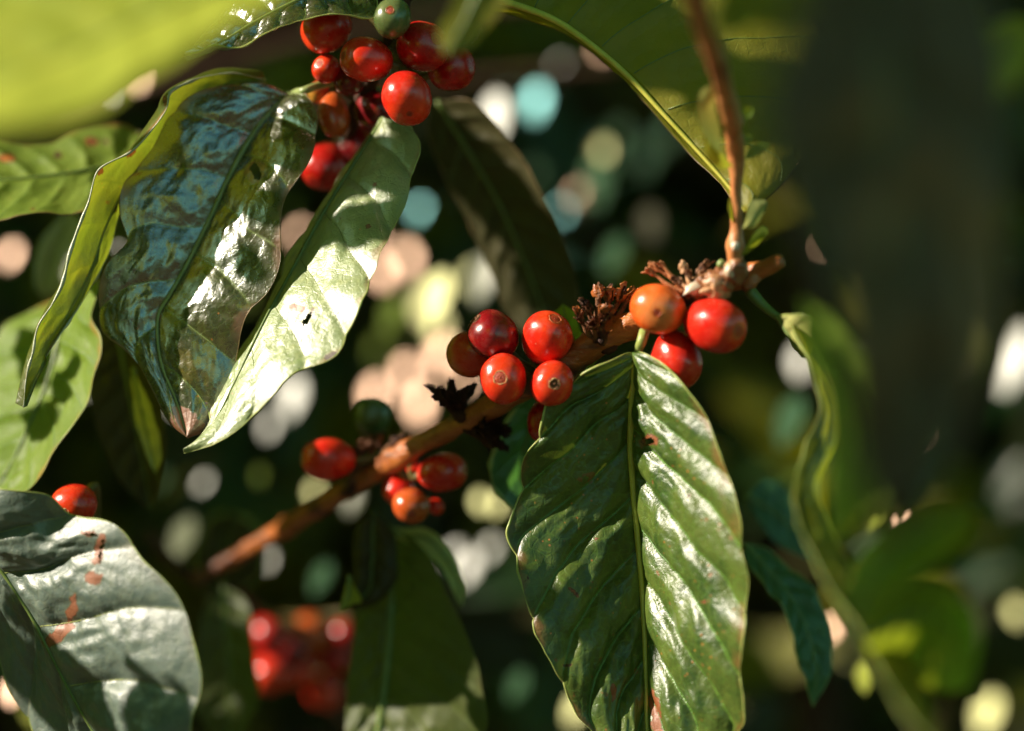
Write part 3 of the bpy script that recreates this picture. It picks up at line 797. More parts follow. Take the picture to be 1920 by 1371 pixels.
# ---- three shrubs close behind: individual leaves
def back_shrub(label, base, ylo, yhi, xlo, xhi, n, leaf_len, mats, seed, gl):
    r = np.random.RandomState(seed)
    root = thing('coffee_shrub', label, 'shrub', np.array([base[0], base[1], .02]), 'out of focus coffee shrubs behind the berries')
    tips = []
    c = 0; tries = 0
    while c < n and tries < n * 12:
        tries += 1
        y = r.uniform(ylo, yhi)
        hx = y * .5 * FW / FOC
        x = r.uniform(xlo, xhi) * hx * 1.15
        z = CAM[2] + r.uniform(-1, 1) * hx * .78
        p = np.array([x, y, z]); L = leaf_len * r.uniform(.7, 1.25)
        nrm = unit(np.array([r.uniform(-.7, .7), r.uniform(-1.0, .1), r.uniform(.1, 1.0)]))
        up = unit(np.array([r.uniform(-1, 1), r.uniform(-.3, .3), r.uniform(-1.1, .2)]))
        Rm = frame_of(nrm, up); ctr = p
        if blocks_gap(outline(ctr, Rm, L)) or hides_glint(ctr, L) or shades_glint(ctr, L): continue
        loc = p - Rm[:, 1] * L * .5
        leaf_part(root, Rm, loc, L, mats[r.randint(len(mats))], r.randint(4))
        if c % 12 == 0: tips.append(loc)
        c += 1
    top = np.array([base[0], base[1], CAM[2] + .5])
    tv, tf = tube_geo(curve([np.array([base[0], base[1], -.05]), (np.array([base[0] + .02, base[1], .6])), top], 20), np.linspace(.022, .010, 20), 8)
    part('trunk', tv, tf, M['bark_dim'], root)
    for t in tips[:14]:
        a = np.array([base[0], base[1], t[2] - .08])
        cc = curve([a, (a + t) / 2 + [0, 0, .02], t], 10)
        if blocks_gap(curve(cc, 80)): continue
        tv, tf = tube_geo(cc, np.linspace(.005, .002, 10), 6)
        part('branch', tv, tf, M['bark_dim'], root)
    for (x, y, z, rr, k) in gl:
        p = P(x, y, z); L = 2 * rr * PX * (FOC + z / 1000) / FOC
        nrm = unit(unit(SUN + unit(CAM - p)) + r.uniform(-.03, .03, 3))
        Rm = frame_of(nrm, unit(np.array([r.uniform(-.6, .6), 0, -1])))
        L *= .62 if (k in ('peach_glint', 'tan') and z > 300) else .9
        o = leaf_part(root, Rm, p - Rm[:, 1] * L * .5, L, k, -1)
    return root
ga = [g for g in GLINTS if g[2] < 330]; gb = [g for g in GLINTS if 330 <= g[2] < 440]; gc_ = [g for g in GLINTS if g[2] >= 440]
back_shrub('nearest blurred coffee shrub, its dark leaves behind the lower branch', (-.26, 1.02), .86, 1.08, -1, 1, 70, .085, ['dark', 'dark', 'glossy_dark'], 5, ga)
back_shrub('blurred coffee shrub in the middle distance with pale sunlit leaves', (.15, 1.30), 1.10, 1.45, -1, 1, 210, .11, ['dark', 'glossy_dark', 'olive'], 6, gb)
back_shrub('farthest blurred coffee shrub with leaves tinted as pinkish sun glints', (.30, 1.75), 1.5, 2.1, -1, 1, 230, .13, ['dark', 'glossy_dark', 'dark'], 7, gc_)

# ---- hedge row farther back: one mass of foliage that closes the view
root = thing('coffee_hedge', 'dark row of coffee bushes closing the view behind everything', 'hedge', (0, 3.2, 0.0))
mats_ = []
for k in range(8500):
    y = rs.uniform(2.4, 4.2); hx = y * .5 * FW / FOC
    p = np.array([rs.uniform(-1.8, 1.8), y, rs.uniform(.15, 2.6)]); L = .22 * rs.uniform(.7, 1.3)
    nrm = unit(np.array([rs.uniform(-.8, .8), rs.uniform(-1.0, .2), rs.uniform(.0, 1.0)]))
    Rm = frame_of(nrm, unit(np.array([rs.uniform(-1, 1), rs.uniform(-.3, .3), rs.uniform(-1, .3)])))
    if blocks_gap(outline(p, Rm, L)): continue
    mats_.append((Rm, p - Rm[:, 1] * L * .5, L))
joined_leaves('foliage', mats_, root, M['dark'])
for x in (-1.4, -.62, .52, 1.3):
    tv, tf = tube_geo(curve([np.array([x, 3.3, -.05]), np.array([x + .04, 3.3, 1]), np.array([x, 3.25, 2.1])], 12), np.linspace(.03, .015, 12), 7)
    part('trunk', tv, tf, M['bark_dim'], root)

# ---- unseen shrub added on the sunny side, leaves placed to throw the shade
root = thing('coffee_shrub', 'unseen dense coffee shrub added on the sunny side to cast shade', 'shrub', (-.75, .35, 0.0))
mats_ = []
def blocker(n, ulo, uhi, vlo, vhi, tlo, thi, Llo, Lhi):
    global mats_
    U = rs.uniform(ulo, uhi, n); W_ = rs.uniform(vlo, vhi, n); T = rs.uniform(tlo, thi, n)
    for u_, v_, t_ in zip(U, W_, T):
        L = rs.uniform(Llo, Lhi)
        p = E1 * u_ + E2 * v_ + SUN * t_
        nrm = unit(SUN + rs.uniform(-.5, .5, 3)); Rm = frame_of(nrm, rs.uniform(-1, 1, 3))
        pts = [p + Rm[:, 1] * L * s for s in (-.5, -.25, 0, .25, .5)] + [p + Rm[:, 0] * L * s for s in (-.17, .17)]
        if is_lit(suv(np.array(pts)), L * .09).any(): continue
        tip = np.array(pts)
        if (in_view(tip, 130) & (tip[:, 1] < 2.4)).any(): continue
        if p[2] < .05: continue
        mats_.append((Rm, p - Rm[:, 1] * L * .5, L))
vv = suv(CAM + np.array([0, .67, 0]))[1]
base_t = SUN @ (CAM + np.array([0, .67, 0]))
blocker(5200, -.35, 2.9, vv - .95, vv + .95, base_t + .35, base_t + 1.25, .10, .17)
blocker(5200, -.05, 1.5, vv - .45, vv + .45, base_t + .30, base_t + .70, .04, .08)
blocker(5000, .25, 1.3, vv - .30, vv + .30, base_t + .28, base_t + .50, .02, .04)
joined_leaves('foliage', mats_, root, M['green'])
for (u_, v_, r_) in shd:  # single leaves added out of view to shade chosen spots
    t_ = base_t + .34
    p = E1 * u_ + E2 * v_ + SUN * t_
    k = 0
    while in_view(p, 160) and k < 40: t_ += .02; p = E1 * u_ + E2 * v_ + SUN * t_; k += 1
    Rm = frame_of(unit(SUN + rs.uniform(-.15, .15, 3)), rs.uniform(-1, 1, 3)); L = r_ * 2.3
    leaf_part(root, Rm, p - Rm[:, 1] * L * .5, L, 'green', -1)
tv, tf = tube_geo(curve([np.array([-.75, .35, -.05]), np.array([-.72, .34, .9]), np.array([-.70, .30, 1.9]), np.array([-.74, .2, 2.5])], 24), np.linspace(.03, .012, 24), 8)
part('trunk', tv, tf, M['bark_dim'], root)

# ---- tree overhead and shrub on the right: added out of view to block skylight
def crown(root, n, fn, Llo, Lhi, mat):
    global mats_
    mats_ = []
    for k in range(n):
        p = fn(); L = rs.uniform(Llo, Lhi)
        Rm = frame_of(unit(np.array([rs.uniform(-.6, .6), rs.uniform(-.6, .6), 1])), rs.uniform(-1, 1, 3))
        pts = np.array([p + Rm[:, 1] * L * s for s in (-.5, -.25, 0, .25, .5)])
        if is_lit(suv(pts), .045).any() and (pts[0] @ SUN) > base_t - .2: continue
        if (in_view(pts, 130)).any(): continue
        mats_.append((Rm, p - Rm[:, 1] * L * .5, L))
    joined_leaves('foliage', mats_, root, mat)
root = thing('sky_blocker_tree', 'unseen spreading tree added over the coffee shrubs to block skylight', 'tree', (.9, 1.6, 0.0))
crown(root, 6500, lambda: np.array([rs.uniform(-2.6, 2.4), rs.uniform(-.5, 5.2), rs.uniform(2.35, 2.9)]), .16, .26, M['green'])
tv, tf = tube_geo(curve([np.array([1.35, 1.6, -.05]), np.array([1.3, 1.62, 1.2]), np.array([1.1, 1.5, 2.6])], 20), np.linspace(.07, .045, 20), 12)
part('trunk', tv, tf, M['bark_dim'], root)
root = thing('coffee_shrub', 'unseen wide coffee shrub added on the shady side to block skylight', 'shrub', (1.0, .9, 0.0))
crown(root, 2400, lambda: np.array([rs.uniform(.55, 1.3), rs.uniform(.1, 2.6), rs.uniform(.3, 2.3)]), .10, .16, M['green'])
tv, tf = tube_geo(curve([np.array([1.0, .9, -.05]), np.array([.98, .9, 1.0]), np.array([.95, .92, 2.1])], 16), np.linspace(.025, .012, 16), 8)
part('trunk', tv, tf, M['bark_dim'], root)
# =================================================================== THE BRANCHES
main_b = build_branch('thick brown fruiting branch slanting up between the red berry clusters',
    [(370, 1085, 118), (500, 1010, 98), (600, 948, 72), (700, 888, 50), (790, 832, 33), (860, 795, 24), (960, 742, 12), (1050, 690, 4), (1120, 640, 0), (1190, 606, -4), (1270, 560, -8), (1335, 535, -12), (1392, 520, -15), (1465, 488, -22)],
    [1.9, 2.7, 2.9, 3.0, 3.2, 3.3, 3.4, 3.7, 4.0, 3.9, 2.6, 2.7, 2.9, 1.8], M['bark'], nodes=[(.20, .22, .018), (.455, .25, .018), (.71, .22, .02), (.87, .35, .025)])
node_tw = build_branch('bent knobbly light brown twig joint above the orange berry',
    [(1272, 553, -13), (1300, 540, -16), (1340, 533, -19), (1375, 515, -22), (1385, 490, -24)], [1.6, 2.6, 3.2, 3.0, 2.1], M['bark_tan'], nodes=[(.55, .25, .12)], lump=.35, n=50)
flake(node_tw, 1300, 541, -19.0, 1.5, M['bark_flake'], 2, 2.0, 24)
flake(node_tw, 1345, 527, -22.0, 2.3, M['bark_tan'], 5, 1.6, 25)
flake(node_tw, 1368, 508, -24.5, 1.4, M['bark_flake'], 9, 1.3, 70)
flake(node_tw, 1284, 549, -16.0, .9, M['bark_flake'], 12, 1.2, 60)
flake(node_tw, 1330, 545, -22.0, 1.2, M['bark_tan'], 15, 2.2, 20)
flake(node_tw, 1352, 494, -24.0, .9, M['shoot'], 19, 1.1, 60)
flake(main_b, 1408, 528, -19.0, 1.8, M['bark'], 22, 1.7, 30)
flake(main_b, 1145, 655, -3.0, 1.1, M['dry_dark'], 31, 2.4, 28)
flake(main_b, 1166, 640, -3.5, .7, M['dry_dark'], 33, 2.4, 20)
flake(main_b, 1068, 640, 1.0, 1.2, M['bark'], 35, 1.4, 60)
flake(main_b, 868, 778, 19.5, 1.4, M['bark_red'], 37, 1.3, 0)
side_up = build_branch('slender reddish brown shoot rising from the twig joint to the top edge',
    [(1382, 505, -22), (1378, 470, -23), (1381, 420, -24), (1380, 350, -26), (1380, 290, -30), (1370, 215, -46), (1345, 120, -76), (1315, 40, -104), (1290, -60, -132)],
    [2.2, 2.0, 1.55, 1.6, 2.2, 2.3, 2.5, 2.6, 2.6], M['bark_twig'], nodes=[(.045, .3, .02), (.33, .22, .018)], lump=.12, n=120)
flake(side_up, 1379, 462, -25.5, 1.1, M['bark_flake'], 41, 1.2, 80)
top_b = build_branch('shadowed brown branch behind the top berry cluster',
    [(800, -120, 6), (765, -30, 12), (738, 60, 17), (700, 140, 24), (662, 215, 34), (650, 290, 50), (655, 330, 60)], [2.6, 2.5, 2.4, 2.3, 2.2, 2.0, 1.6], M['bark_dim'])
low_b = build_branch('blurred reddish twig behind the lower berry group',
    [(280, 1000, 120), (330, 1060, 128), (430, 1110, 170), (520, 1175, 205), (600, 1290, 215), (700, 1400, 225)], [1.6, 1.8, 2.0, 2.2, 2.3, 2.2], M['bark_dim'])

# =================================================================== THE BERRIES
cen = 'berries of the sharp cluster in the middle'
build_berry('dark crimson berry with a scabby grey tip in the middle cluster', 925, 629, -1, 46, (-.62, .62, .35), M['crimson'], 1.06, cen, seed=1, ring=M['dry'], ringr=.2, open_pit=True, stalk_to=(1010, 700, 8))
build_berry('upright scarlet berry with a thin ring near its top right', 1024, 634, -3, 43.5, (.30, .66, .62), M['red_light'], 1.22, cen, seed=2, ring=M['ring_red'], ringr=.25, stalk_to=(1040, 695, 5))
build_berry('round scarlet berry with a cream ring facing the viewer, lowest left of its cluster', 944, 710, -6, 43.5, (-.14, .04, 1), M['red_light'], 1.06, cen, seed=3, ringr=.27, stalk_to=(985, 728, 9))
build_berry('small scarlet berry with an open crusty tip beside the speckled leaf', 1035, 719, -8, 40, (.10, -.02, 1), M['red_light'], 1.05, cen, seed=4, ringr=.24, open_pit=True, stalk_to=(1040, 700, 5))
build_berry('dull red berry fading to olive, partly behind the crimson berry', 884, 664, 12, 41, (-.55, -.2, -.5), M['half_ripe'], 1.15, cen, seed=5, stalk_to=(980, 728, 10))
build_berry('deep red berry mostly hidden behind the margin of the speckled leaf', 1030, 790, 12, 39, (-.1, -.9, .2), M['deep'], 1.15, cen, seed=6, stalk_to=(1010, 722, 8))
rg = 'berries of the cluster at the twig joint'
build_berry('smooth orange berry with a faint tip at the top of the speckled leaf', 1234, 580, -17, 47.5, (-.10, -.16, 1), M['orange'], 1.05, rg, seed=7, ringr=.15, ring=M['brownish'], stalk_to=(1262, 562, -8))
build_berry('wide red berry with a tan tip pointing right under the twig joint', 1340, 610, -21, 49, (.66, -.20, .72), M['red'], 1.30, rg, seed=8, ringr=.26, ring=M['dry_orange'], stalk_to=(1300, 560, -8))
build_berry('hanging red berry just right of the petiole of the speckled leaf', 1268, 676, -12, 46, (.12, -.96, .1), M['red'], 1.22, rg, seed=9, stalk_to=(1258, 585, -5))
tp = 'berries of the top cluster'
build_berry('green unripe berry with a dotted tip at the top edge', 736, 35, -6, 35, (-.08, .28, .95), M['unripe'], 1.1, tp, seed=10, ringr=.2, ring=M['brownish'])
build_berry('dark green unripe berry, right of the other green one, partly veiled by a blurred leaf', 868, 54, 6, 31, (.5, .3, .3), M['unripe'], 1.12, tp, seed=11, detail=False)
build_berry('red berry tucked under the edge of the bluish top leaf', 612, 55, 14, 43, (-.6, -.4, .3), M['red'], 1.12, tp, seed=12, detail=False)
build_berry('red berry with its tip pointing left in the top cluster', 687, 112, 2, 42, (-.86, .10, .50), M['red'], 1.18, tp, seed=13, ringr=.2, ring=M['ring_red'])
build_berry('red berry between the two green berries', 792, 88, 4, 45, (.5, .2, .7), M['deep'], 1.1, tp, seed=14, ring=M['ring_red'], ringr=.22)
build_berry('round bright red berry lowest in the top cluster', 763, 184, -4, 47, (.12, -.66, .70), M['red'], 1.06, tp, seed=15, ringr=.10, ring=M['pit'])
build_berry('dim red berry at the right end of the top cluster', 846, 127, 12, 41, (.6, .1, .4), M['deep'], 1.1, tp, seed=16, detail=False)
build_berry('small sunlit red berry left of the top cluster', 612, 130, 16, 25, (-.4, .3, .8), M['red'], 1.1, tp, seed=17, ringr=.3)
build_berry('tiny dark red bud just under the left berry of the top cluster', 655, 150, 18, 27, (.1, -.6, .3), M['crimson'], 1.1, tp, seed=18, detail=False)
build_berry('long brown orange berry behind the leaf stalk', 626, 216, 26, 27, (.1, -.9, .2), M['brownish'], 1.6, tp, seed=19)
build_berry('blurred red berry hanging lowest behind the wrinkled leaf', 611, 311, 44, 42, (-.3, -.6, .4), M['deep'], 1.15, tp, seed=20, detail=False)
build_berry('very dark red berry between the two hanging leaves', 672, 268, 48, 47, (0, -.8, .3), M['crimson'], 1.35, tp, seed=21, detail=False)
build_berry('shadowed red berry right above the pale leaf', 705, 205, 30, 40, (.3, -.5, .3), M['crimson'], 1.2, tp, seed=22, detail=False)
build_berry('reddish pip beside the wrinkled leaf stalk', 600, 172, 28, 20, (-.6, -.4, .3), M['half_ripe'], 1.2, tp, seed=23, detail=False)
lw = 'berries along the lower part of the branch'
build_berry('oval red berry standing alone on top of the lower branch', 615, 861, 46, 39, (-.90, .05, .3), M['red'], 1.30, lw, seed=24, stalk_to=(640, 930, 62))
build_berry('oval red berry below the branch, largest of the lower group', 830, 886, 34, 36, (.90, .12, .3), M['red'], 1.30, lw, seed=25, stalk_to=(770, 850, 36))
build_berry('brown orange berry with a dark tip hanging in the lower group', 771, 948, 36, 32, (.05, -.35, .85), M['brownish'], 1.22, lw, seed=26, ringr=.2, ring=M['dry'])
build_berry('red berry half behind the brown orange one', 748, 918, 46, 27, (-.4, -.6, .2), M['red'], 1.15, lw, seed=27, detail=False)
build_berry('small red pip right of the brown orange berry', 817, 950, 42, 14, (.6, -.3, .4), M['red'], 1.2, lw, seed=28, detail=False)
build_berry('tiny red pip under the branch above the lower group', 774, 874, 38, 14, (.2, -.5, .6), M['red'], 1.2, lw, seed=29, detail=False)
build_berry('olive green unripe berry above the branch, dark against pale light', 697, 782, 58, 31, (-.1, .9, .2), M['unripe'], 1.2, lw, seed=30, detail=False, stalk_to=(710, 870, 50))
build_berry('bright red berry with a pale tip peeping over the waxy grey leaf', 139, 947, 14, 40, (-.26, -.30, .9), M['red'], 1.05, None, seed=31, ringr=.2, stalk_to=(180, 1010, 40))
bk = 'blurred berries of the cluster near the bottom edge'
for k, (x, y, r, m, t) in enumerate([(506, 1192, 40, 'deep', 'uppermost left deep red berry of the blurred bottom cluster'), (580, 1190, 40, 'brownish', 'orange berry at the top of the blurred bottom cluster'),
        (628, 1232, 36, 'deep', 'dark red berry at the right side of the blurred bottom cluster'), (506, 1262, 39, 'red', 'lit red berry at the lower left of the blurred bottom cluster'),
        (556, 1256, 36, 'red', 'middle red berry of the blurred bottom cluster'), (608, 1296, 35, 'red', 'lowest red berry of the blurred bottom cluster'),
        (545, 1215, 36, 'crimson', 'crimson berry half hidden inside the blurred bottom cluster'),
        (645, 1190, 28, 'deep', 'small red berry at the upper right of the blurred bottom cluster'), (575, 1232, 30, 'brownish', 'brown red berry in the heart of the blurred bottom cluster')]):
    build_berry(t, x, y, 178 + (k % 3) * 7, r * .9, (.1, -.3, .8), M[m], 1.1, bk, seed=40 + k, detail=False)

# =================================================================== DRIED FLOWER REMAINS
build_bract('crumpled rust brown flower remains standing on the branch between both berry clusters', (1122, 640, -3),
    [(1122, 553, -6), (1142, 560, -4), (1162, 560, -3), (1104, 582, -7), (1090, 600, -8), (1176, 562, -2), (1134, 592, -10), (1112, 612, -9)], M['dry'], 3, size=1.45, mat2=M['bark'])
build_bract('small sunlit orange flower remnant above the orange berry', (1285, 548, -16), [(1232, 503, -16), (1243, 498, -17), (1224, 512, -15), (1250, 510, -16)], M['dry_orange'], 5, size=.9)
build_bract('thin pinkish brown bract stubs on the twig joint', (1300, 545, -18), [(1284, 508, -17), (1292, 520, -18), (1312, 512, -17), (1322, 500, -16), (1276, 530, -17)], M['bark_tan'], 7, size=.85, mat2=M['dry'])
build_bract('dark ragged flower remains on the branch against the pale light', (862, 785, 20), [(825, 742, 20), (850, 738, 21), (872, 742, 22), (838, 752, 18), (866, 752, 18), (853, 760, 17)], M['dry_dark'], 9, size=1.5)
build_bract('dark ragged flower remains hanging below the branch', (878, 800, 22), [(912, 808, 20), (928, 830, 22), (900, 800, 18), (918, 790, 20), (905, 822, 19), (932, 805, 21)], M['dry_dark'], 11, size=1.5)
build_bract('blurred brown bud stubs beside the olive berry', (650, 925, 55), [(685, 838, 48), (705, 835, 48), (740, 828, 44), (672, 850, 50)], M['dry'], 13, size=1.5)

# =================================================================== LEAVES NEAR THE PLANE OF FOCUS
build_leaf('big glossy dark green leaf with orange specks hanging in front of the branch',
    [(1197, 660, -8), (1188, 730, -4), (1184, 830, 0), (1190, 930, 2), (1198, 1020, 2), (1206, 1120, 2), (1211, 1240, 0), (1214, 1371, -4), (1226, 1500, -9)],
    [(1165, 664, -10), (1110, 684, -10), (1048, 735, -8), (1008, 800, -6), (978, 868, -4), (970, 940, -3), (966, 1025, -4), (990, 1105, -7), (1008, 1185, -9), (1050, 1275, -9), (1100, 1352, -8), (1160, 1440, -9)],
    [(1212, 664, -13), (1262, 706, -20), (1310, 768, -25), (1345, 850, -28), (1378, 940, -31), (1396, 1040, -32), (1404, 1130, -32), (1396, 1230, -30), (1392, 1310, -27), (1370, 1390, -22), (1310, 1460, -14)],
    M['hero'], nv=8.6, scal=1.5, sweep=.20, amp=2.5, nu=230, nw=56, rib_up=.75, bulge=(1.0, 2.0), ruffle=2.4, seed=4, wig=1.5, rib=M['rib_yellow'], rib_r=(1.1, .5),
    petiole=[(1217, 560, -4), (1212, 605, -8), (1203, 640, -12)], pet_r=1.7, pet_mat=M['margin'], veins=True, vein_r=.17, margin=M['margin'], margin_r=.24,
    holes=[(1217, 826, 9, 6, 0)],
    stains=[(1231, 1350, 11, 52, -8, 1), (1150, 1297, 6, 14, 0, .9), (1075, 1110, 13, 4, 45, .7), (1065, 1247, 12, 4, 0, .6), (985, 1085, 12, 8, 50, .5), (1217, 826, 15, 11, 0, .8), (1118, 1010, 5, 5, 0, .8), (1150, 1190, 4, 3, 0, .8), (1290, 930, 5, 5, 0, .7), (1320, 1130, 6, 4, 0, .8)], pil=.75)
build_leaf('wrinkled leaf with a sky blue sheen and a browned tip, upper left',
    [(548, 178, 24), (500, 222, 22), (458, 282, 19), (425, 345, 17), (390, 420, 15), (352, 495, 13), (318, 555, 11), (296, 598, 10), (302, 680, 8), (330, 750, 7), (352, 822, 6)],
    [(500, 160, 22), (440, 158, 19), (372, 178, 17), (322, 215, 15), (285, 280, 14), (235, 345, 12), (228, 405, 11), (235, 455, 10), (200, 500, 9), (184, 560, 9), (192, 620, 9), (240, 662, 8), (282, 722, 7), (318, 792, 6)],
    [(576, 178, 17), (594, 225, 11), (580, 292, 6), (540, 350, 5), (522, 400, 3), (526, 480, 2), (505, 545, 2), (460, 596, 4), (444, 650, 5), (440, 710, 5), (425, 760, 5), (388, 806, 5)],
    M['teal'], nv=7, sweep=.10, amp=1.1, nu=200, nw=56, bulge=(1.5, 1.6), ruffle=2.0, seed=12, scal=1.0, rib=M['rib_pale'], rib_up=.8, rib_r=(1.0, .25),
    petiole=[(640, 150, 24), (600, 160, 21), (570, 170, 18)], pet_r=1.1, veins=M['rib_pale'], vein_r=.15, margin=M['margin_dark'], margin_r=.14, wrinkle=.42,
    holes=[(480, 322, 9, 14, -20)], stains=[(345, 800, 34, 42, 0, 1), (296, 595, 10, 10, 0, .9), (480, 325, 22, 22, 0, .7), (255, 330, 46, 70, 30, .45), (400, 780, 30, 26, 0, .6), (210, 610, 30, 22, 0, .4), (360, 690, 60, 30, 10, .4)])
build_leaf('narrow yellow green leaf with a curled silvery margin, far left',
    [(498, 150, 22), (420, 158, 22), (345, 200, 20), (290, 275, 18), (238, 345, 16), (198, 425, 14), (172, 500, 12), (122, 600, 8), (80, 680, 4), (44, 764, -2)],
    [(430, 140, 17), (360, 150, 12), (316, 170, 6), (304, 210, 2), (250, 280, 2), (182, 320, 2), (167, 385, 1), (141, 455, 0), (108, 545, -1), (76, 605, -2), (68, 660, -2), (50, 715, -2)],
    [(470, 168, 28), (390, 178, 28), (335, 225, 24), (278, 305, 22), (228, 385, 20), (205, 465, 18), (160, 555, 12), (105, 640, 6), (66, 705, 3)],
    M['green_dim'], nv=9, sweep=.08, amp=.9, nu=140, nw=26, ruffle=1.1, seed=15, rib=M['rib_green'], rib_r=(.6, .2), margin=M['margin_silver'], margin_r=.42, bulge=(-3, 1), facing=-1,
    stains=[(185, 320, 10, 8, 0, .9), (310, 190, 6, 10, 0, .7), (250, 285, 14, 6, -40, .7)])
build_leaf('two toned leaf, green in shade above and cream white in sun towards its pointed tip',
    [(722, 222, 20), (690, 268, 18), (640, 345, 15), (592, 425, 11), (545, 512, 7), (505, 585, 2), (470, 655, -1), (438, 722, -3), (402, 790, -5), (345, 850, -8)],
    [(715, 225, 22), (682, 268, 24), (630, 345, 23), (582, 425, 20), (534, 512, 17), (492, 590, 15), (452, 665, 12), (412, 735, 9), (388, 800, 2)],
    [(768, 236, 15), (784, 295, 9), (772, 352, 4), (742, 412, 0), (715, 462, -4), (700, 512, -8), (678, 565, -13), (655, 630, -15), (612, 672, -16), (550, 702, -15), (508, 742, -15), (478, 780, -14), (430, 822, -12)],
    M['pale'], nv=8, sweep=.10, amp=1.0, nu=190, nw=52, bulge=(.3, 1.5), ruffle=1.5, seed=22, wig=1.5, scal=1.6, rib=M['rib_green'], rib_r=(.7, .25), veins=M['rib_green'], vein_r=.12, margin=M['margin'], margin_r=.20, vein_side=(1,),
    holes=[(575, 598, 14, 4.5, -55)], stains=[(560, 578, 16, 8, 10, .9), (575, 600, 26, 9, -55, .5), (703, 346, 4, 4, 0, .9), (690, 424, 7, 4, 0, .8), (640, 410, 7, 5, 0, .5), (620, 668, 20, 7, -20, .6)], wrinkle=.3)
build_leaf('dark bluish leaf with a curled edge along the top, above the red cluster',
    [(700, -40, 8), (640, -25, 4), (560, 0, 0), (480, 40, -3), (430, 70, -5), (385, 92, -6), (345, 106, -7)],
    [(690, -80, 18), (600, -90, 14), (500, -60, 10), (430, 0, 5), (395, 50, 0), (365, 85, -4)],
    [(706, 28, 0), (650, 32, -5), (590, 34, -7), (530, 48, -9), (470, 88, -9), (435, 92, -9), (405, 82, -8), (370, 98, -7)],
    M['teal'], nv=9, sweep=.10, amp=1.3, nu=130, nw=30, bulge=(1, -1.5), ruffle=1.0, seed=31, rib=M['rib_green'], rib_r=(.6, .2), margin=M['margin'], margin_r=.22, veins=M['rib_green'], vein_r=.12)
build_leaf('waxy grey green leaf with torn brown cracks at the bottom left corner',
    [(-190, 900, 2), (-100, 960, 2), (-20, 1040, 1), (50, 1140, 0), (100, 1235, -2), (150, 1330, -6), (215, 1430, -12), (300, 1520, -20)],
    [(-150, 1020, 10), (-80, 1120, 14), (0, 1230, 16), (60, 1350, 16), (140, 1470, 8), (230, 1530, -6)],
    [(-130, 905, -8), (-40, 915, -14), (30, 918, -16), (85, 930, -16), (125, 962, -14), (185, 972, -16), (232, 1000, -20), (270, 1045, -23), (310, 1078, -26), (345, 1128, -29), (366, 1190, -31), (382, 1282, -33), (360, 1360, -32), (350, 1450, -28)],
    M['grey'], nv=7.0, sweep=.10, amp=3.2, nu=200, nw=64, bulge=(-2, 3.5), ruffle=2.0, wig=1.0, seed=47, scal=1.2, rib=M['rib_green'], rib_r=(.8, .3), veins=M['margin'], vein_r=.14, vein_side=(1,), margin=M['margin'], margin_r=.16, wrinkle=.35, pil=.6,
    holes=[(187, 1032, 3.5, 26, 10), (170, 1003, 16, 3, 8)], stains=[(186, 1030, 10, 36, 8, .9), (175, 1085, 16, 14, 0, 1), (135, 1145, 10, 30, 10, .9), (110, 1190, 40, 12, -40, .9), (165, 1000, 22, 6, 5, .8)])
build_leaf('large olive leaf seen from below, arching across the top right',
    [(880, -10, 4), (960, 8, 2), (1040, 38, 0), (1110, 85, -2), (1180, 145, -4), (1250, 220, -7), (1310, 285, -10), (1365, 348, -14), (1400, 400, -18)],
    [(930, 20, 12), (1040, 52, 16), (1110, 96, 16), (1178, 160, 16), (1245, 232, 14), (1305, 298, 10), (1362, 358, -4)],
    [(930, -120, 14), (1030, -170, 16), (1180, -160, 14), (1340, -120, 8), (1480, -20, 2), (1545, 90, -4), (1540, 220, -10), (1470, 340, -14)],
    M['olive'], nv=8.5, sweep=.12, amp=1.1, nu=160, nw=44, bulge=(0, 2.0), ruffle=.8, seed=53, facing=-1, rib=M['rib_yellow'], rib_r=(1.1, .4), veins=M['rib_green'], vein_r=.17, vein_side=(1,), margin=M['margin_dark'])
build_leaf('slim twisting leaf on a green stalk hanging from the twig joint on the right',
    [(1478, 600, -18), (1500, 640, -21), (1530, 700, -29), (1552, 770, -38), (1545, 840, -48), (1520, 910, -59), (1530, 985, -71), (1565, 1060, -85), (1610, 1140, -99), (1665, 1225, -115), (1715, 1310, -131), (1770, 1420, -154)],
    [(1486, 618, -30), (1502, 655, -36), (1518, 700, -42), (1535, 770, -47), (1512, 830, -51), (1488, 905, -63), (1500, 980, -83), (1545, 1075, -102), (1590, 1165, -116), (1640, 1245, -130), (1700, 1345, -146)],
    [(1520, 590, -12), (1528, 622, -8), (1524, 665, -11), (1562, 735, -18), (1572, 800, -27), (1560, 850, -37), (1535, 900, -45), (1556, 985, -57), (1590, 1058, -72), (1640, 1130, -88), (1690, 1215, -106), (1735, 1300, -125)],
    M['green_dim'], nv=12, sweep=.06, amp=.8, nu=150, nw=18, bulge=(1, 1), ruffle=.8, seed=61, rib=M['rib_green'], rib_r=(.7, .3), margin=M['margin'], margin_r=.2,
    petiole=[(1405, 545, -14), (1430, 572, -15), (1458, 594, -17)], pet_r=1.5, pet_mat=M['rib_green'])
build_leaf('yellow green sunlit leaf, large and very blurred, filling the top left corner',
    [(560, -90, -150), (420, -30, -155), (280, 30, -160), (150, 90, -165), (0, 150, -170), (-160, 230, -175)],
    [(480, -130, -140), (300, -140, -140), (120, -110, -145), (-60, -30, -150), (-150, 100, -165)],
    [(540, -20, -162), (450, 40, -176), (350, 90, -186), (260, 140, -194), (185, 200, -200), (100, 232, -204), (0, 236, -204), (-100, 250, -194)],
    M['lime'], nv=8, amp=1.0, nu=60, nw=14, seed=71, facing=-1, rib=M['rib_green'])
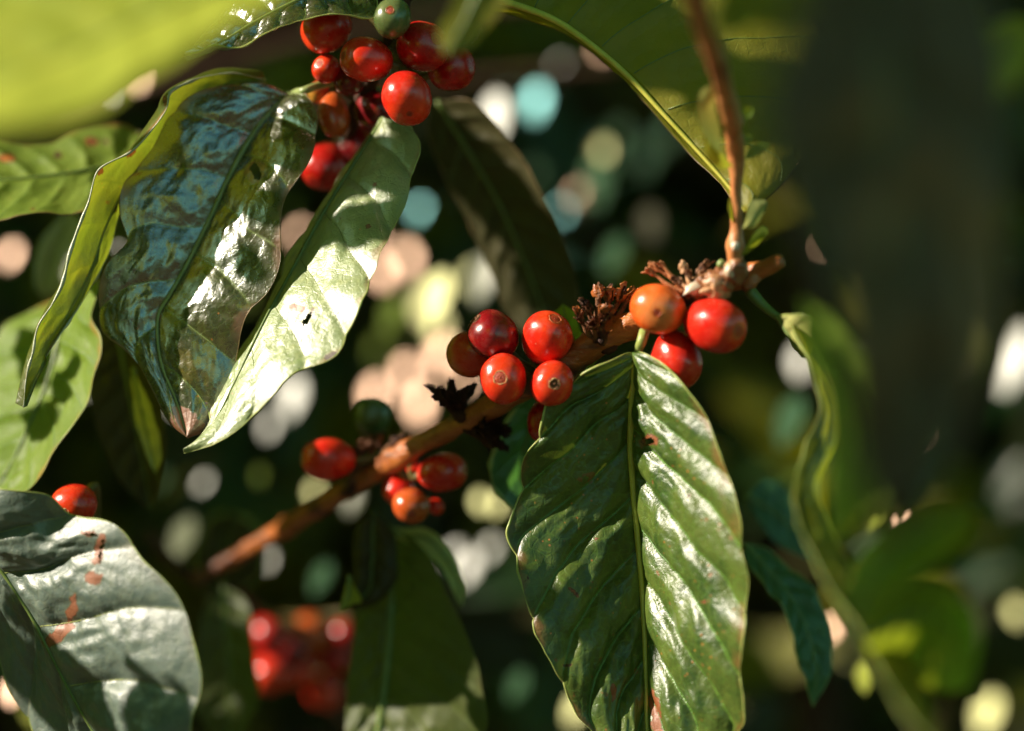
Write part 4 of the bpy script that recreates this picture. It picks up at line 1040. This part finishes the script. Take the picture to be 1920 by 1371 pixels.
build_leaf('green leaf with rusty spots at the left edge, below the big blurred leaf',
    [(300, 300, 50), (220, 310, 46), (130, 325, 42), (40, 335, 40), (-60, 340, 40), (-160, 350, 40)],
    [(262, 250, 66), (215, 232, 64), (150, 242, 61), (100, 268, 59), (40, 268, 58), (-40, 262, 56), (-120, 290, 56)],
    [(275, 345, 34), (215, 380, 28), (140, 402, 24), (60, 410, 20), (-20, 415, 20), (-110, 400, 24)],
    M['green_spot'], nv=9, amp=1.4, nu=100, nw=26, seed=73, ruffle=1.5, rib=M['rib_green'], margin=M['margin_dark'], facing=-1,
    stains=[(12, 297, 18, 10, 0, .8), (170, 265, 14, 10, 0, .7), (200, 268, 8, 8, 0, .6), (108, 292, 12, 8, 0, .6), (60, 392, 8, 6, 0, .5)])
build_leaf('broad bright green leaf with a lobed top, lower left edge',
    [(150, 500, 52), (120, 600, 48), (95, 700, 44), (55, 800, 42), (10, 890, 42), (-60, 980, 44)],
    [(120, 545, 70), (62, 575, 70), (10, 605, 70), (-20, 660, 68), (-60, 760, 68), (-90, 880, 66)],
    [(172, 500, 38), (186, 535, 34), (165, 590, 30), (184, 640, 24), (172, 710, 21), (140, 780, 19), (100, 850, 19), (55, 915, 22)],
    M['green'], nv=9, amp=1.5, nu=120, nw=30, seed=77, ruffle=1.5, rib=M['rib_green'], rib_r=(.9, .4), margin=M['margin'], facing=-1)
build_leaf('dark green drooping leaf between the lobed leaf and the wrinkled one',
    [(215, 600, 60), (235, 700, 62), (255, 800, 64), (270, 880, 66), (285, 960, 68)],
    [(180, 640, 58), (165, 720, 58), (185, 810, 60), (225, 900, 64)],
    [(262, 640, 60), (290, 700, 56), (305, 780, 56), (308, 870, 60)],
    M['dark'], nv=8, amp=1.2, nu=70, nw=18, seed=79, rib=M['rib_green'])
build_leaf('slender pale edged leaf blade left of the brown tip',
    [(250, 690, 46), (262, 750, 45), (278, 820, 44), (292, 890, 44)],
    [(246, 720, 46), (255, 790, 45), (276, 860, 44)], [(268, 730, 42), (292, 790, 40), (302, 850, 42)],
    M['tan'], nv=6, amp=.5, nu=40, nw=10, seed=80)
build_leaf('shadowed brown green leaf hanging behind the pale bokeh in the centre',
    [(820, 190, 62), (870, 270, 64), (930, 370, 66), (975, 470, 68), (1010, 560, 70), (1040, 660, 72)],
    [(800, 240, 66), (830, 330, 70), (880, 420, 72), (920, 510, 74), (960, 600, 74)],
    [(890, 190, 56), (955, 265, 56), (1010, 350, 56), (1050, 430, 58), (1078, 520, 62), (1080, 600, 66)],
    M['dark'], nv=9, amp=1.2, nu=90, nw=24, seed=83, rib=M['rib_green'], margin=M['margin_dark'], facing=-1)
build_leaf('green leaf edge showing behind the upright scarlet berry',
    [(1100, 700, 30), (1085, 660, 28), (1070, 625, 26), (1055, 570, 24)], [(1050, 690, 30), (1035, 640, 30), (1030, 600, 28)], [(1120, 670, 28), (1092, 625, 24), (1080, 588, 22)],
    M['green'], nv=5, amp=.6, nu=50, nw=14, seed=85)
build_leaf('green leaf with a pale crescent edge behind the small scarlet berry',
    [(1050, 720, 40), (1010, 770, 42), (985, 830, 44), (975, 900, 46), (1010, 990, 50)],
    [(1000, 735, 38), (955, 785, 36), (928, 840, 34), (920, 890, 34), (945, 940, 40)],
    [(1080, 770, 46), (1070, 850, 50), (1060, 930, 52)],
    M['bluegreen'], nv=6, amp=1.0, nu=70, nw=20, seed=87, margin=M['margin'], margin_r=.6)
build_leaf('long olive leaf with a pale midrib rising from the bottom edge',
    [(735, 1010, 66), (738, 1080, 64), (735, 1160, 62), (728, 1240, 60), (718, 1320, 58), (705, 1430, 56)],
    [(700, 1030, 66), (672, 1110, 64), (662, 1200, 64), (650, 1300, 62), (650, 1390, 60)],
    [(775, 1010, 57), (815, 1060, 51), (845, 1130, 47), (880, 1210, 44), (905, 1290, 43), (900, 1390, 43)],
    M['olive_dark'], nv=8, amp=1.2, nu=110, nw=30, seed=89, rib=M['rib_green'], rib_r=(1.3, 1.2), ruffle=.8, bulge=(0, 2))
build_leaf('small pale twisted leaf tip above the olive leaf',
    [(725, 985, 60), (755, 1005, 60), (800, 1010, 58), (835, 1045, 57), (858, 1090, 56), (864, 1140, 56)],
    [(750, 990, 60), (800, 992, 58), (842, 1030, 57), (868, 1080, 56), (872, 1110, 56)], [(735, 1005, 58), (790, 1035, 56), (825, 1065, 55), (846, 1105, 55)],
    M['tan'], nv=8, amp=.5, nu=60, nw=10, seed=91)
build_leaf('dark oval leaf with a yellow corner, below the orange brown berry',
    [(700, 960, 56), (700, 1010, 55), (698, 1060, 54), (690, 1110, 53), (640, 1148, 52)],
    [(668, 985, 56), (660, 1030, 55), (662, 1080, 54), (648, 1120, 53)], [(735, 990, 54), (745, 1040, 52), (742, 1090, 52), (705, 1132, 52)],
    M['dark'], nv=6, amp=.8, nu=60, nw=16, seed=93, bulge=(2, 2))
build_leaf('tiny yellow sunlit leaf corner at the lower end of the dark oval leaf',
    [(655, 1080, 50), (655, 1105, 50), (650, 1125, 50), (636, 1148, 50)], [(650, 1090, 50), (643, 1118, 50)], [(664, 1100, 49), (680, 1128, 49), (660, 1135, 50)],
    M['lime'], nv=4, amp=.2, nu=30, nw=8, seed=94)
build_leaf('small dark leaf with a bright lower rim, under the left end of the branch',
    [(430, 960, 145), (425, 1010, 145), (415, 1060, 143), (405, 1122, 143)], [(385, 980, 147), (365, 1040, 147), (372, 1090, 145)], [(475, 985, 141), (498, 1040, 139), (470, 1095, 141)],
    M['dark'], nv=5, amp=.8, nu=50, nw=16, seed=95, margin=M['margin'], margin_r=.5, bulge=(3, 3))
build_leaf('dark olive leaf hanging left of the blurred bottom berries',
    [(420, 1100, 110), (425, 1180, 108), (430, 1260, 106), (430, 1330, 106), (425, 1430, 106)], [(385, 1130, 108), (370, 1220, 106), (365, 1320, 106)], [(460, 1130, 104), (478, 1220, 100), (480, 1330, 100)],
    M['olive_dark'], nv=7, amp=1.2, nu=60, nw=18, seed=97, facing=-1)
build_leaf('blue green leaf with a yellow tip, right of the speckled leaf',
    [(1395, 1020, 52), (1440, 1070, 50), (1485, 1125, 48), (1515, 1190, 46), (1530, 1260, 46), (1524, 1325, 46)],
    [(1405, 1060, 46), (1445, 1110, 42), (1478, 1170, 40), (1498, 1240, 42)], [(1430, 1030, 56), (1500, 1080, 54), (1545, 1135, 52), (1560, 1200, 50), (1550, 1270, 48)],
    M['bluegreen'], nv=8, amp=1.2, nu=80, nw=22, seed=99, ruffle=1.5, rib=M['rib_green'], margin=M['margin'])
build_leaf('bluish shadowed leaf behind the twisting leaf',
    [(1400, 930, 80), (1450, 960, 80), (1500, 1000, 80), (1560, 1060, 80)], [(1430, 990, 78), (1480, 1035, 78)], [(1440, 900, 82), (1500, 940, 82), (1540, 1000, 82)],
    M['bluegreen'], nv=6, amp=.8, nu=40, nw=12, seed=101)
build_leaf('blurred bright green leaf in front of the dark leaf on the right',
    [(1500, 560, -140), (1545, 650, -142), (1590, 740, -144), (1610, 830, -146), (1590, 930, -148), (1555, 1020, -150)],
    [(1510, 640, -108), (1550, 740, -106), (1560, 830, -108), (1555, 930, -114)], [(1560, 600, -160), (1620, 700, -162), (1662, 800, -164), (1668, 900, -166), (1620, 985, -168)],
    M['green'], nv=8, amp=1, nu=60, nw=16, seed=103, facing=-1)
build_leaf('blurred bright green leaf arching at the lower right',
    [(1600, 1160, -145), (1640, 1080, -143), (1700, 1020, -141), (1770, 985, -139), (1830, 960, -139)],
    [(1580, 1090, -125), (1630, 1020, -125), (1700, 975, -123), (1780, 945, -119)], [(1640, 1150, -157), (1700, 1100, -155), (1770, 1050, -153), (1820, 1000, -153)],
    M['green'], nv=8, amp=1, nu=60, nw=16, seed=105, facing=-1)
build_leaf('blurred green leaf below the arching one at the lower right',
    [(1620, 1200, -135), (1680, 1170, -133), (1740, 1150, -131), (1800, 1200, -129), (1820, 1290, -127)],
    [(1650, 1250, -109), (1710, 1270, -107), (1770, 1300, -105)], [(1660, 1120, -149), (1740, 1085, -147), (1810, 1120, -143), (1840, 1200, -143)],
    M['green'], nv=8, amp=1, nu=60, nw=16, seed=107, facing=-1)
build_leaf('huge dark out of focus leaf hanging close on the right side',
    [(1640, -260, -250), (1650, 0, -252), (1665, 250, -254), (1675, 500, -256), (1680, 760, -258), (1670, 1010, -262)],
    [(1560, -200, -262), (1490, 0, -268), (1435, 180, -272), (1455, 380, -272), (1530, 600, -270), (1590, 800, -266), (1630, 930, -264)],
    [(1760, -200, -240), (1850, 0, -232), (1890, 220, -230), (1890, 420, -232), (1860, 620, -240), (1800, 800, -250), (1730, 930, -258)],
    M['near_dark'], nv=5, amp=5.0, ruffle=4.0, nu=90, nw=26, seed=109, rib=M['rib_green'], bulge=(2, 2), facing=1)
build_leaf('dim yellowish leaf, very blurred, in the top right corner',
    [(1960, 60, -150), (1880, 100, -150), (1820, 120, -150), (1750, 170, -150)], [(1900, 30, -130), (1820, 60, -130), (1760, 110, -130)], [(1910, 160, -170), (1850, 190, -170), (1780, 200, -170)],
    M['lime'], nv=6, amp=.8, nu=40, nw=12, seed=111, facing=-1)
build_leaf('dim green leaf, very blurred, over the top edge right of the shoot',
    [(1700, -90, -140), (1600, -60, -140), (1500, -30, -140), (1400, 20, -142), (1330, 60, -144)], [(1650, -130, -126), (1500, -110, -126), (1380, -40, -128)], [(1660, -20, -154), (1560, 30, -154), (1440, 60, -156)],
    M['olive'], nv=8, amp=.8, nu=50, nw=12, seed=113, facing=-1)
build_leaf('dim olive leaf wisp, very blurred, in front of the right green berry',
    [(940, -90, -95), (900, -20, -95), (870, 40, -95), (835, 105, -96)], [(900, -70, -95), (850, 0, -95), (822, 60, -95)], [(960, -30, -95), (925, 40, -95), (880, 90, -95)],
    M['olive'], nv=6, amp=.4, nu=40, nw=10, seed=115, facing=-1)
build_leaf('pale grey sunlit leaf behind the curled margin, far left',
    [(140, 395, 95), (115, 440, 95), (95, 490, 95), (80, 560, 95)], [(110, 410, 98), (75, 450, 98), (62, 520, 97)], [(155, 430, 84), (140, 490, 82), (120, 540, 86)],
    M['mirror'], nv=5, amp=.3, nu=40, nw=12, seed=117, bulge=(1, 1))
sg = 'young green shoots along the slender brown shoot'
for k, (mid, l, r, t, mt) in enumerate([
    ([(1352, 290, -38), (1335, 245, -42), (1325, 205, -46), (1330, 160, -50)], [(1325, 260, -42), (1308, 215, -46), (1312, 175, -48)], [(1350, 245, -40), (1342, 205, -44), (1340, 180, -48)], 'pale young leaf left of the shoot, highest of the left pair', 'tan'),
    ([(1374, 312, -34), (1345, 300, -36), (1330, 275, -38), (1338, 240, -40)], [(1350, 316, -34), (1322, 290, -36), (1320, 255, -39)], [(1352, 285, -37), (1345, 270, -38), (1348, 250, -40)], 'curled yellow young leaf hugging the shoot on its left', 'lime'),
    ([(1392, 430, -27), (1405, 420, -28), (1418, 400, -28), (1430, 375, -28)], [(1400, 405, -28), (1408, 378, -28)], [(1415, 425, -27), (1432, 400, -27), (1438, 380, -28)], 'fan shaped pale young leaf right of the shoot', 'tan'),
    ([(1390, 480, -25), (1405, 462, -25), (1420, 445, -26), (1438, 428, -26)], [(1398, 462, -25), (1412, 440, -26), (1428, 424, -26)], [(1404, 474, -24), (1424, 456, -25), (1440, 438, -26)], 'finger shaped young leaf just above the twig joint', 'green'),
    ([(1376, 420, -25), (1370, 400, -26), (1369, 382, -26), (1376, 366, -26)], [(1370, 410, -26), (1364, 390, -26), (1367, 372, -26)], [(1378, 405, -24), (1376, 385, -25)], 'narrow young leaf pressed to the left side of the shoot', 'green'),
    ([(1395, 300, -32), (1408, 285, -32), (1422, 278, -32), (1444, 270, -32)], [(1404, 278, -32), (1425, 268, -32)], [(1412, 295, -32), (1432, 284, -32)], 'little pointed leaf tip right of the shoot at the ring node', 'green'),
    ([(1392, 270, -34), (1402, 262, -34), (1410, 255, -34)], [(1394, 260, -34), (1402, 252, -34)], [(1404, 270, -34), (1410, 262, -34)], 'tiny green bud scale above the ring node', 'green'),
    ([(1385, 230, -42), (1398, 215, -42), (1410, 200, -43)], [(1388, 215, -42), (1398, 202, -43)], [(1400, 225, -42), (1412, 210, -43)], 'tiny green bud scale on the upper half of the shoot', 'green')]):
    build_leaf(t, mid, l, r, M[mt], nv=3, amp=.2, nu=30, nw=8, seed=120 + k, group=sg, name='young_leaf', rib_part=False, ruffle=.2, wig=.1)

build_leaf('small pale yellow folded leaf ending the green stalk right of the twig joint',
    [(1458, 592, -18), (1474, 618, -20), (1490, 645, -22), (1512, 672, -24)], [(1464, 610, -14), (1478, 640, -14), (1494, 664, -18)], [(1496, 590, -30), (1522, 602, -32), (1528, 632, -32), (1522, 660, -28)],
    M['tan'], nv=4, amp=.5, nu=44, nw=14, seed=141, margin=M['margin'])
